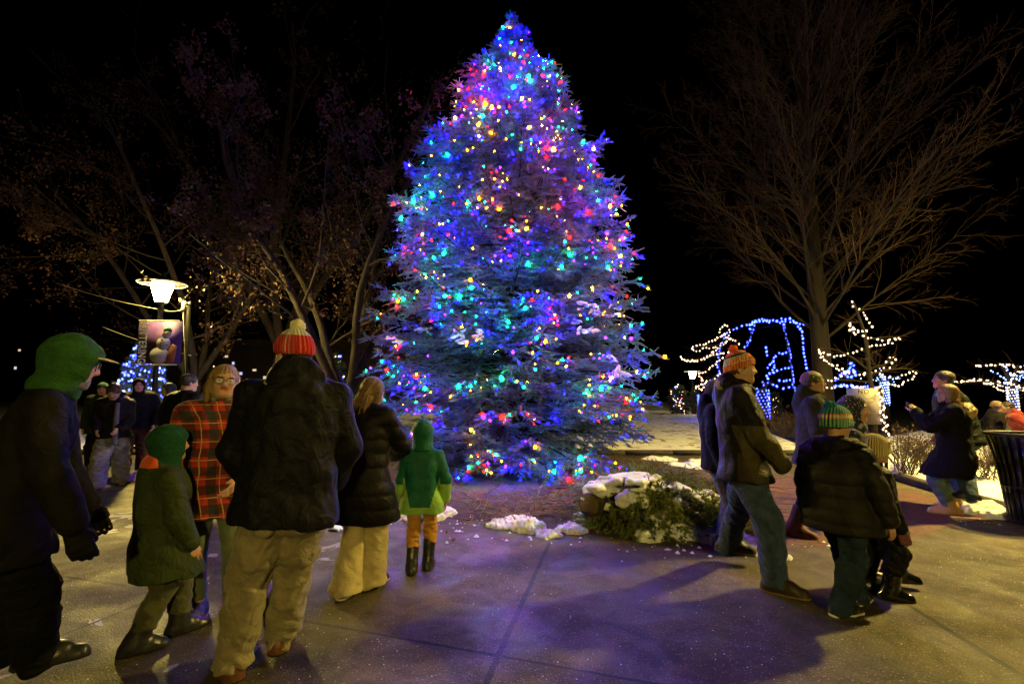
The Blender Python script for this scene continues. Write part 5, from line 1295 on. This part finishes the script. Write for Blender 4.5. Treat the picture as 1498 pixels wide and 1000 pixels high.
# the banner
bn = empty('banner', (lp[0], LY-.16, 0), math.radians(0), 'purple banner with a snowman hanging from the lit street lamp', 'banner')
tl = at(204, 470, LY-.16); br_ = at(264, 532, LY-.16); bw = br_[0]-tl[0]; bh = tl[2]-br_[2]; x0 = tl[0]-lp[0]; z0 = br_[2]
mb = MB(); mb.box((x0+bw/2, .0, z0+bh/2), (bw, .008, bh)); cloth = mb.build('banner_cloth', mat('dark_banner_cloth', (.020, .012, .03), rough=.8, bump=.2), bn)
mb = MB(); px0 = x0+bw*.215; mb.box(((px0+x0+bw)/2+.001, -.006, z0+bh/2), (x0+bw-px0-.01, .006, bh-.012)); mb.build('purple_field', mat('purple_print', (.055, .020, .13), rough=.8, var=.35, vscale=4, bump=0), cloth)
for zz in (z0+bh+.02, z0-.02):
    mb = MB(); mb.tube([(x0-.02, .01, zz), (x0+bw*.9, .01, zz)], .013, 8); mb.tube([(0, .01, zz), (0, .16, zz)], .02, 8); mb.build('bracket', mat('pale_metal', (.35,)*3), bn, True)
def disc(name, cx, cz, r, y, m, sx=1, sz=1, par=cloth):
    mb = MB(); mb.prism(circle_pts(r, 28, sx, sz, (cx, cz)), (0, y, 0), (1, 0, 0), (0, 0, 1), (0, -.004, 0)); return mb.build(name, m, par)
sx_ = px0+(x0+bw-px0)*.5
PW = mat('snowman_white', (.38, .37, .50), rough=.8, var=.12, vscale=3, bump=0)
def poly(name, pts, y, m, par=cloth):
    mb = MB(); mb.prism(pts, (0, y, 0), (1, 0, 0), (0, 0, 1), (0, -.004, 0)); return mb.build(name, m, par)
u = bh
mb = MB()
for k, (cx, cz, r, sx, sz) in enumerate([(sx_-.10*u, z0+.20*u, .225*u, 1, .86), (sx_-.02*u, z0+.48*u, .165*u, 1, .95), (sx_+.05*u, z0+.70*u, .115*u, 1, 1)]):
    mb.prism(circle_pts(r, 28, sx, sz, (cx, cz)), (0, -.010-.0012*k, 0), (1, 0, 0), (0, 0, 1), (0, -.004, 0))
mb.build('snowman', PW, cloth)
poly('sled', [(sx_+.06*u, z0+.03*u), (sx_+.27*u, z0+.03*u), (sx_+.31*u, z0+.42*u), (sx_+.20*u, z0+.47*u), (sx_+.12*u, z0+.34*u)], -.018, mat('sled_brown', (.26, .10, .06), rough=.8, bump=0))
poly('hat', [(sx_-.04*u, z0+.775*u), (sx_+.17*u, z0+.745*u), (sx_+.16*u, z0+.83*u), (sx_+.08*u, z0+.87*u), (sx_-.01*u, z0+.84*u)], -.018, mat('hat_teal', (.03, .13, .15), rough=.8, bump=0))
poly('carrot_nose', [(sx_-.11*u, z0+.72*u), (sx_+.01*u, z0+.715*u), (sx_+.01*u, z0+.685*u)], -.020, mat('carrot', (.6, .2, .05), bump=0))
for (cx, cz, r) in [(sx_-.01*u, z0+.735*u, .012*u), (sx_+.07*u, z0+.735*u, .012*u), (sx_-.05*u, z0+.56*u, .017*u), (sx_-.07*u, z0+.49*u, .018*u), (sx_-.07*u, z0+.415*u, .021*u)]: disc('coal_dot', cx, cz, r, -.020, mat('coal', (.02, .02, .03), bump=0))
poly('twig_arm', [(sx_+.05*u, z0+.45*u), (sx_+.24*u, z0+.415*u), (sx_+.24*u, z0+.395*u), (sx_+.05*u, z0+.43*u)], -.023, MATS['sled_brown'])
def text(s, size, m, parent, loc, rotn, ext_=.002, off=.0, sp=1.0, name='lettering', align='CENTER'):
    c = bpy.data.curves.new(name, 'FONT'); c.body = s; c.size = size; c.extrude = ext_; c.offset = off; c.space_character = sp; c.align_x = align; c.align_y = 'CENTER'
    tmp = link(name, c); bpy.context.view_layer.update(); me = bpy.data.meshes.new_from_object(tmp.evaluated_get(bpy.context.evaluated_depsgraph_get())); bpy.data.objects.remove(tmp)
    me.materials.clear(); me.materials.append(m); o = link(name, me, parent); o.location = loc; o.rotation_euler = rotn; return o
lt_ = text('KETTERING', .15, mat('banner_white', (.85, .83, .78), rough=.8, bump=0), cloth, (x0+bw*.11, -.010, z0+bh*.5), (PI/2, PI/2, 0), .002, .004, 1.10)
d = lt_.dimensions; bpy.context.view_layer.update(); vv = np.array([v.co[:] for v in lt_.data.vertices]); wd = np.ptp(vv[:, 0]); hg = np.ptp(vv[:, 1]); lt_.scale = (bh*.97/wd, bw*.185/hg, 1)

# ------------------------------------------------------------------ the lit trees and frames across the lawn
def resample(P, step):
    P = np.asarray(P, float); s = np.r_[0, np.cumsum(np.linalg.norm(np.diff(P, axis=0), axis=1))]; n = max(2, int(s[-1]/step)+1)
    t = np.linspace(0, s[-1], n); return np.stack([np.interp(t, s, P[:, i]) for i in range(3)], 1)
def smooth_(P, k=2):
    for _ in range(k):
        Q = [P[0]]
        for a, b in zip(P[:-1], P[1:]): Q += [a*.75+b*.25, a*.25+b*.75]
        P = np.array(Q+[P[-1]])
    return P
def traced(zoom, pts, Y, rng, dep=.35, sm=True):
    """a run of wire given on the photograph's plane at distance Y, with its own depth"""
    x0, y0, s = zoom; o = rng.normal()*dep; P = np.array([at(x0+a*s, y0+b*s, Y+o+.3*dep*math.sin(i*1.3+o*7)) for i, (a, b) in enumerate(pts)])
    return smooth_(P) if sm and len(P) > 2 else P
def display(label, zoom, runs, Y, seed, r, step, dep=.35, group=None, jit=.02, name='light_string'):
    rng = np.random.default_rng(seed); lines, pts, cols = [], [], []
    for c, pl in runs:
        P = traced(zoom, pl, Y, rng, dep); lines.append(P); q = resample(P, step); q = q+rng.normal(size=q.shape)*jit; pts += list(q); cols += [c]*len(q)
    o = rng.permutation(len(pts)); pts = [pts[i] for i in o]; cols = [cols[i] for i in o]
    return light_string(name, label, lines, pts, cols, r, rng, rng.uniform(.75, 1.25, len(pts)), 100, group)
def small_tree(label, zoom, limbs, Y, seed, r0=.06, ground=None, m=None):
    rng = np.random.default_rng(seed); parts = []; main = None; base = None
    for i, (pl, r) in enumerate(limbs):
        P = smooth_(np.array([at(zoom[0]+a*zoom[2], zoom[1]+b*zoom[2], Y+(0 if i == 0 else rng.normal()*.12*k)) for k, (a, b) in enumerate(pl)]))
        if i == 0: base = np.array([P[0][0], P[0][1], 0]); P = np.vstack([[base[0], base[1], -.05], P])
        P = P-base; parts.append((P, r))
    t = empty('bare_sapling', tuple(base), 0, label, 'tree'); bk = m or MATS['grey_brown_bark']
    mb = MB()
    for P, r in parts: mb.tube(P, np.linspace(r, r*.3, len(P)), 7)
    mb.build('trunk', bk, t, True)
    tw = []
    for P, r in parts:
        p4, l4, r4 = spawn(resample(P, .12)[None], np.array([1.3]), np.array([r*.5]), 14, .25, 1, .7, .5, .5, 5, .12, .15, .5, rng); tw.append(tubes(p4, np.maximum(r4, .004), 3))
    V, Q = join(tw); obj_np('twigs', V, Q, MATS['twig_bark'], t); return t
Z3 = (980, 430, 220/1294); Z4 = (1180, 430, 180/1059); Z2 = (1380, 500, 118/421)
small_tree('young bare tree carrying drooping white lights behind the speckled hood', Z4, [([(565, 860), (530, 600), (515, 400), (480, 280), (430, 140), (405, 75)], .07), ([(515, 640), (380, 530), (220, 465), (90, 470)], .03), ([(525, 390), (650, 370), (860, 360)], .022), ([(535, 545), (590, 480), (625, 530)], .02), ([(620, 640), (545, 550)], .02), ([(545, 690), (800, 630), (960, 660)], .03), ([(475, 245), (350, 242)], .018), ([(545, 760), (400, 740), (180, 735)], .025), ([(530, 640), (700, 600), (770, 525)], .025)], 12.6, 3)
display('warm white lights looped over the young bare tree, right of the patterned headband', Z4, [('white', [(400, 70), (385, 110), (420, 118), (470, 130), (500, 190), (545, 260), (555, 290), (490, 325), (430, 300), (380, 265), (350, 240), (375, 300), (400, 340), (480, 365), (520, 378)]),
    ('white', [(560, 380), (640, 395), (720, 390), (835, 378), (760, 405), (660, 435), (560, 450), (490, 470), (410, 490), (340, 530), (280, 535), (210, 530), (90, 472), (110, 520), (150, 575), (230, 605), (320, 665), (430, 690), (530, 685), (620, 665), (700, 645), (770, 580), (755, 530), (720, 560), (670, 620)]),
    ('white', [(170, 735), (220, 742), (300, 700), (330, 670)]), ('white', [(170, 800), (260, 805), (330, 790), (440, 795), (530, 800), (640, 800)]), ('white', [(620, 690), (700, 715), (780, 715), (850, 690), (930, 655), (950, 680), (890, 725), (830, 770), (780, 795), (680, 780)]), ('white', [(95, 480), (130, 530), (190, 595), (270, 645), (340, 680)]), ('white', [(390, 295), (430, 335), (500, 345)])], 12.5, 5, .019, .115, .25)
display('blue lights massed low behind the young bare tree', Z4, [('deep', [(180, 760), (260, 740), (330, 650), (430, 660), (400, 720), (340, 700)]), ('deep', [(230, 790), (330, 780), (420, 800), (520, 805), (600, 800)]), ('deep', [(380, 590), (400, 610), (370, 640)])], 15.5, 6, .034, .10, .3)
small_tree('bare tree carrying white and blue lights left of the blue frame', Z3, [([(430, 900), (430, 690), (415, 600), (430, 470), (490, 340), (510, 300)], .08), ([(440, 430), (280, 450), (180, 455)], .03), ([(420, 520), (230, 570), (100, 550)], .03), ([(420, 600), (300, 670), (250, 690)], .03), ([(470, 380), (590, 430)], .03), ([(425, 680), (300, 770), (225, 800)], .03)], 19, 4)
display('white swags and a blue trunk line on the tree left of the blue frame', Z3, [('white', [(425, 325), (440, 280), (480, 260), (522, 300), (515, 350), (495, 420), (470, 345)]), ('white', [(470, 345), (390, 395), (280, 440), (180, 455), (200, 490), (240, 495), (300, 460), (370, 470), (440, 430)]),
    ('white', [(480, 420), (420, 460), (350, 530), (270, 570), (200, 585), (130, 570), (100, 548)]), ('white', [(110, 565), (200, 575), (290, 560), (370, 505)]), ('white', [(530, 503), (440, 515), (350, 530)]), ('white', [(455, 545), (380, 610), (300, 670), (250, 690), (245, 675), (262, 722), (300, 750), (345, 745)]),
    ('white', [(225, 800), (300, 775), (365, 745), (430, 690)]), ('white', [(270, 720), (292, 835), (225, 800)]), ('white', [(500, 370), (545, 395), (595, 425)]), ('deep', [(495, 340), (440, 430), (415, 520), (413, 620), (430, 690)])], 18.8, 7, .024, .125, .3)
BF = [('deep', [(550, 305), (620, 275), (700, 262)]), ('deep', [(720, 270), (705, 330), (680, 400), (650, 460)]), ('deep', [(690, 265), (740, 220), (800, 215), (850, 250), (900, 215), (980, 262)]), ('deep', [(700, 300), (690, 250), (770, 235), (870, 225), (960, 240), (1060, 240), (1150, 262), (1222, 272), (1235, 380), (1240, 500), (1262, 665)]),
    ('deep', [(980, 262), (1000, 380), (1030, 500), (1040, 600), (1060, 760), (1072, 835)]), ('deep', [(960, 215), (1050, 208), (1090, 260), (1140, 320), (1150, 450), (1160, 560), (1192, 665)]), ('deep', [(830, 455), (836, 525)]), ('deep', [(1000, 500), (900, 530), (885, 580), (840, 628)]), ('deep', [(1025, 640), (930, 650), (885, 680), (830, 700), (850, 750), (920, 795)]),
    ('deep', [(945, 745), (1062, 745)]), ('deep', [(975, 812), (1025, 800)]), ('deep', [(890, 580), (905, 620), (880, 660)])]
fr_ = display('big frame outlined in blue lights behind the orange knit hat', Z3, BF, 19.5, 8, .034, .14, .45, None, .015, 'light_string')
rng = np.random.default_rng(21)
for k, (pl) in enumerate([BF[1][1], BF[4][1], BF[5][1], BF[3][1][-4:]]):        # the steel uprights that carry the frame's strings
    P = traced(Z3, pl, 19.55, np.random.default_rng(40+k), .2); P = np.vstack([P, [P[-1][0], P[-1][1], .1]]); mb = MB(); mb.tube(P, .02, 6); mb.build('frame_upright', IRON(), fr_, True)
# trunks wound with lights
def wrapped(label, lab2, px, y0, y1, w, Y, col, seed, branches=(), n=100):
    rng = np.random.default_rng(seed); a = at(px, y1, Y); b = at(px, y0, Y); rr = w/F*Y/2
    t = empty('small_tree', (a[0], Y, 0), 0, label, 'tree'); mb = MB(); mb.tube([(0, 0, -.05), (.03, 0, b[2]*.5), (0, 0, b[2])], [rr*.85, rr*.7, rr*.6], 9); tops = []
    for (qx, qy) in branches:
        e = at(qx, qy, Y+rng.normal()*.3)-np.array([a[0], Y, 0]); mb.tube(smooth_(np.array([(0, 0, b[2]*.92), (e[0]*.5, e[1]*.5, (b[2]+e[2])/2+.1), e])), rr*.35, 6); tops.append(e)
    mb.build('trunk', MATS['grey_brown_bark'], t, True)
    pts = []; k = np.linspace(0, 1, n); P = np.stack([rr*1.05*np.cos(k*60), rr*1.05*np.sin(k*60), max(a[2], .1)+(b[2]-max(a[2], .1))*k], 1)+np.array([a[0], Y, 0]); lines = [P]; pts += list(P)
    for e in tops:
        l = smooth_(np.array([(0, 0, b[2]*.92), (e[0]*.5, e[1]*.5, (b[2]+e[2])/2+.1), e]))+np.array([a[0], Y, 0]); q = resample(l, .09)+rng.normal(size=(len(resample(l, .09)), 3))*rr*.5; pts += list(q); lines.append(q)
    o = rng.permutation(len(pts)); light_string('light_string', lab2, lines, [pts[i] for i in o], [col if isinstance(col, str) else rng.choice(col) for i in o], .021*Y/18, rng, None, 100)
wrapped('small tree wound with pale blue lights between the white sign and the phone', 'pale blue lights wound round the small tree left of the phone', 1296, 556, 592, 9, 19, 'ice', 31, [(1272, 548), (1318, 552), (1286, 540), (1308, 558), (1262, 560)])
wrapped('trunk wound with blue lights just right of the orange knit hat', 'blue lights wound round the trunk right of the orange knit hat', 1117, 568, 612, 17, 17, 'deep', 32, [(1128, 560)])
wrapped('trunk wound with blue lights beside the distant lamp', 'blue lights wound round the trunk beside the distant lamp', 1027, 578, 606, 9, 24, 'deep', 33)
wrapped('small tree wound with white and blue lights at the right edge', 'white and blue lights wound round the small tree at the right edge', 1484, 566, 606, 11, 14.5, ['ice', 'white'], 34, [(1466, 536), (1490, 534), (1497, 545)])
display('white lights strung along two bare branches near the right edge', Z2, [('white', [(165, 127), (240, 120), (380, 115), (386, 150), (352, 192)]), ('white', [(35, 205), (110, 215), (180, 195), (250, 205), (330, 210), (420, 245)]), ('white', [(230, 215), (320, 265), (420, 248)]), ('white', [(45, 207), (180, 200), (300, 225), (380, 250)]), ('ice', [(245, 150), (290, 172), (325, 205)]), ('ice', [(320, 125), (345, 170), (365, 205), (420, 158)])], 14.4, 9, .019, .085, .2)
small_tree('bare tree with long level branches at the right edge', Z2, [([(372, 380), (366, 300), (360, 235), (350, 190)], .10), ([(362, 240), (250, 205), (110, 212), (35, 204)], .035), ([(352, 195), (384, 150), (378, 115), (165, 125)], .03), ([(366, 250), (410, 245), (440, 250)], .04)], 14.5, 10)
# far strings: small points of light beyond the lawn
def far_lights(label, cx, cy, w, h, Y, n, cols, seed, r=.030):
    rng = np.random.default_rng(seed); b = at(cx, cy+h, Y)
    t = empty('round_shrub', (b[0], Y, 0), 0, 'dark shrub under '+label, 'shrub')
    g = rng.normal(size=(700, 3)); g = norm(g)*rng.uniform(.6, 1, (700, 1))**.5; H_ = (at(cx, cy-h, Y)[2])
    P = g*np.array([w/F*Y, w/F*Y, H_/2])+np.array([0, 0, H_/2]); V, Q = cards(P, .22, rng); obj_np('foliage', V, Q, mat('dark_leaf', (.03, .04, .025), bump=0), t, False)
    q = norm(rng.normal(size=(n, 3)))*np.array([w/F*Y, w/F*Y, H_/2])*rng.uniform(.3, 1.05, (n, 1))+np.array([b[0], Y, H_/2]); q = q[np.argsort(q[:, 2])]
    light_string('light_string', label, [q], list(q), list(rng.choice(cols, n)), r, rng, None, 100)
far_lights('pink and white lights on a shrub left of the distant lamp', 994, 585, 14, 22, 30, 60, ['white', 'white', 'ice', 'dim_red'], 51)
far_lights('reddish lights on a small shrub behind the distant lamp', 1018, 582, 6, 14, 32, 24, ['dim_red', 'white'], 52)
far_lights('white lights on a shrub behind the wound blue trunk', 1133, 588, 9, 14, 26, 34, ['white'], 53)
far_lights('warm lights on a shrub far behind the plaid jacket', 322, 560, 18, 30, 34, 80, ['white', 'white', 'ice'], 54)
far_lights('blue and white lights on a shrub behind the tall man', 488, 545, 16, 30, 24, 46, ['deep', 'ice', 'white'], 55, .04)
far_lights('blue lights on a low shrub left of the oak stems', 537, 575, 9, 20, 18, 40, ['deep', 'ice'], 56, .02)

# the blue lit conifer on the left
rng = np.random.default_rng(77); BY = 15.5; bb = at(209, 560, BY); bz = at(209, 497, BY)[2]; bR = 50/F*BY
bc = empty('conifer_tree', (bb[0], BY, 0), 0, 'dark conifer wound with blue lights behind the curly haired person', 'tree')
n = 9000; z = bz*(1-np.sqrt(rng.uniform(0, 1, n))); a = rng.uniform(0, 2*PI, n); r = bR*(1-z/bz)**.8*rng.uniform(.45, 1.05, n)*(1+.12*np.sin(z*9))
P = np.stack([r*np.cos(a), r*np.sin(a), z+.12], 1); D = np.stack([np.cos(a), np.sin(a), -.15+rng.normal(size=n)*.3], 1)
V, Fc = shoots(P, D, .13*np.ones(n), 10, .05, .014, rng); obj_np('crown', V, Fc, mat('dark_conifer_needles', (.035, .06, .04), bump=0, vscale=2), bc, False)
mb = MB(); mb.tube([(0, 0, -.05), (0, 0, bz*.9)], [.10, .02], 8); mb.build('trunk', BARK(), bc, True)
k = np.linspace(0, 1, 330); zz = bz*(.06+.94*k); rr = bR*(1-zz/bz*.985)**.8*(1+.1*np.sin(zz*9))*1.05; aa = k*2*PI*11; P = np.stack([bb[0]+rr*np.cos(aa), BY+rr*np.sin(aa), zz+.1], 1)+rng.normal(size=(330, 3))*.035
vis = np.argsort((P[:, 1] > BY+.25).astype(int), kind='stable')
light_string('light_string', 'blue lights wound in rings round the dark conifer', [P], list(P[vis]), list(rng.choice(['deep', 'ice'], 330, p=[.7, .3])), .030, rng, None, 100)

# ------------------------------------------------------------------ sign, bin, twiggy bushes, far block
sg = at(1264, 590, 7.0); s_ = empty('notice_sign', (sg[0], 7.0, 0), math.radians(-14), 'white notice board headed NO beside the lit post', 'sign')
w_, h_ = 42/F*7.0, 52/F*7.0; zc = at(1264, 594, 7.0)[2]
mb = MB(); mb.box((0, 0, zc), (w_, .012, h_)); bd = mb.build('board', mat('sign_white', (.34, .31, .27), rough=.6, var=.06, bump=0), s_)
text('NO', .085, mat('sign_ink', (.06, .05, .05), bump=0), bd, (0, -.0075, zc+h_*.40), (PI/2, 0, 0), .001, .0, 1.15)
mb = MB()
for k in range(5): mb.box((.01*(k % 2), -.0068, zc+h_*(.22-.11*k)), (w_*(.62-.06*(k % 3)), .001, .008))
o = mb.build('text_rows', mat('sign_faint_ink', (.30, .27, .25), bump=0), bd); o['kind'] = 'stuff'
mb = MB(); mb.box((0, .03, zc/2-.05), (.05, .04, zc+.5)); mb.build('post', mat('sign_post', (.10, .08, .06), bump=.3), s_)
rng = np.random.default_rng(5); k = np.linspace(0, 1, 34); a0 = at(1287, 572, 6.9); P = np.stack([a0[0]+.03*np.cos(k*40)+k*.06, 6.9+.03*np.sin(k*40), a0[2]*(1-k)+.75*k], 1)
light_string('light_string', 'white lights spiralling down the post beside the notice board', [P], list(P+rng.normal(size=P.shape)*.006), ['white']*34, .011, rng)
mb = MB(); mb.tube([(P[0][0], 6.94, 0), (P[0][0]+.03, 6.94, a0[2]+.05)], .022, 8); o = mb.build('lit_post', IRON(), None, True); tag(o, 'thin post wound with white lights at the right of the notice board', 'post')
tb = at(1506, 690, 5.75); bn_ = empty('litter_bin', (tb[0], 5.75, 0), 0, 'black slatted metal litter bin at the right edge', 'litter bin'); bz_ = at(1494, 638, 5.45)[2]
mb = MB(); mb.lathe([(.19, .02), (.22, .3), (.26, .7), (.28, bz_-.02)], 28); mb.build('liner', mat('black_liner', (.006, .006, .006), rough=.6, bump=.2), bn_, True)
mb = MB(); mb.lathe([(.20, .0), (.215, .02), (.215, .07), (.20, .09)], 32); mb.build('base', IRON(), bn_, True)
mb = MB(); n = 28
for i in range(n):
    a = 2*PI*i/n; c, s0 = math.cos(a), math.sin(a); R = np.array([[c, -s0, 0], [s0, c, 0], [0, 0, 1]])
    prof = [(.215, .05), (.24, .35), (.275, .68), (.31, .88), (.345, bz_)]
    for (ra, za), (rb, zb) in zip(prof[:-1], prof[1:]):
        V = np.array([[ra, -.016, za], [ra, .016, za], [rb, .016, zb], [rb, -.016, zb], [ra+.008, -.016, za], [ra+.008, .016, za], [rb+.008, .016, zb], [rb+.008, -.016, zb]])@R.T
        mb.add(V, [(0, 3, 2, 1), (4, 5, 6, 7), (0, 4, 7, 3), (1, 2, 6, 5), (0, 1, 5, 4), (3, 7, 6, 2)])
mb.build('slats', IRON(), bn_)
mb = MB(); mb.tube([(.35*math.cos(2*PI*k/40), .35*math.sin(2*PI*k/40), bz_) for k in range(41)], .018, 8, False); pass; mb2 = MB(); mb2.tube([(.252*math.cos(2*PI*k/40), .252*math.sin(2*PI*k/40), .42) for k in range(41)], .010, 6, False); mb2.build('hoop', IRON(), bn_, True); mb.build('rim', IRON(), bn_, True)
def bush(label, px, py, Y, h, w, seed, nst=26):
    rng = np.random.default_rng(seed); g = at(px, py, Y); t = empty('twiggy_bush', (g[0], Y, .1), 0, label, 'bush')
    P0 = rng.normal(size=(nst, 3))*np.array([w*.16, w*.16, 0]); D = np.stack([rng.normal(size=nst)*.5*w/h, rng.normal(size=nst)*.5*w/h, np.ones(nst)], 1)
    L = h*rng.uniform(.7, 1.1, nst); P = polyline(P0, D, L, 6, .12, .1, rng); R = np.full(nst, .008)
    P2, L2, R2 = spawn(P, L, R, 7, .25, 1, .6, .4, .6, 4, .15, .1, .3, rng); P3, L3, R3 = spawn(P2, L2, R2, 4, .2, 1, .7, .5, .7, 3, .15, .05, .3, rng)
    V, Q = join([tubes(P, R, 5, .5), tubes(P2, R2, 3, .5), tubes(P3, R3, 3, .6)]); obj_np('stems', V, Q, mat('bush_bark', (.075, .05, .038), rough=.9, bump=0), t)
    V, Q = cards(np.concatenate([P3[:, -1], P3[:, 1], P2[:, -1]])[::2], .035, rng); obj_np('leaves', V, Q, mat('dry_leaf', (.09, .06, .035), bump=0, var=.5), t, False)
bush('twiggy leafless bush between the white sign and the phone', 1322, 640, 8.6, .72, .6, 1); bush('twiggy leafless bush close behind the phone taker', 1352, 640, 8.9, .72, .7, 2); bush('twiggy leafless bush between the couple and the bin', 1444, 655, 8.0, .70, .7, 3)
bush('dark twiggy bush behind the headband, right of the blue trunk', 1152, 600, 15.5, .95, 1.3, 4, 40)
# a dark building far off on the left with a few lit windows
a = at(250, 560, 48); bl = empty('building', (a[0], 48, 0), 0, 'dark low building far off behind the plaid jacket, a few windows lit', 'building')
mb = MB(); mb.box((6, 3, 3.2), (34, 6, 6.4)); mb.box((6, -.15, 6.5), (34.6, .5, .5)); mb.build('wall', mat('dark_brick', (.05, .035, .03), rough=.9), bl)
rng = np.random.default_rng(9)
for k, (px, py, w, h) in enumerate([(331, 521, 4, 3), (341, 531, 3, 4), (322, 540, 5, 3), (352, 546, 4, 4), (318, 556, 4, 3), (340, 559, 6, 5), (372, 541, 5, 3), (362, 556, 4, 4), (28, 512, 3, 3), (22, 538, 3, 4), (388, 552, 6, 4), (206, 520, 3, 3)]):
    p = at(px, py, 47.94)-np.array([a[0], 48, 0]); mb = MB(); mb.box((p[0], -.03, p[2]), (w/F*48, .06, h/F*48)); mb.build('lit_window', emit('window_glow_%d' % (k % 2), [(1, .75, .45), (.7, .75, 1)][k % 2], .8), bl)
p = at(308, 478, 40); fl = empty('flood_light', (p[0], 40, 0), 0, 'tiny white light on a tall pole above the plaid jacket', 'lamp'); mb = MB(); mb.lathe([(.09, 0), (.06, p[2])], 10); mb.build('pole', IRON(), fl, True); mb = MB(); mb.box((0, -.08, p[2]), (.22, .12, .16)); mb.build('lamp_head', emit('flood_glow', (.8, .85, 1), 12), fl)
# ------------------------------------------------------------------ night sky
w = bpy.data.worlds.new("World"); SC.world = w; w.use_nodes = True; nt = w.node_tree; bg = nt.nodes['Background']
sky = nd(nt, 'ShaderNodeTexSky', sky_type='NISHITA'); sky.sun_disc = False; sky.sun_elevation = math.radians(-6); sky.sun_rotation = math.radians(200); nt.links.new(sky.outputs[0], bg.inputs[0]); bg.inputs[1].default_value = .012
SC.view_settings.view_transform = 'Standard'; SC.view_settings.look = 'None'; SC.view_settings.exposure = 0; SC.view_settings.gamma = 1
SC.cycles.use_denoising = True; SC.cycles.max_bounces = 5; SC.cycles.diffuse_bounces = 2; SC.cycles.glossy_bounces = 2; SC.cycles.transparent_max_bounces = 8
SC.cycles.sample_clamp_indirect = 4; SC.cycles.sample_clamp_direct = 60; SC.cycles.use_light_tree = True; SC.cycles.caustics_reflective = False; SC.cycles.caustics_refractive = False
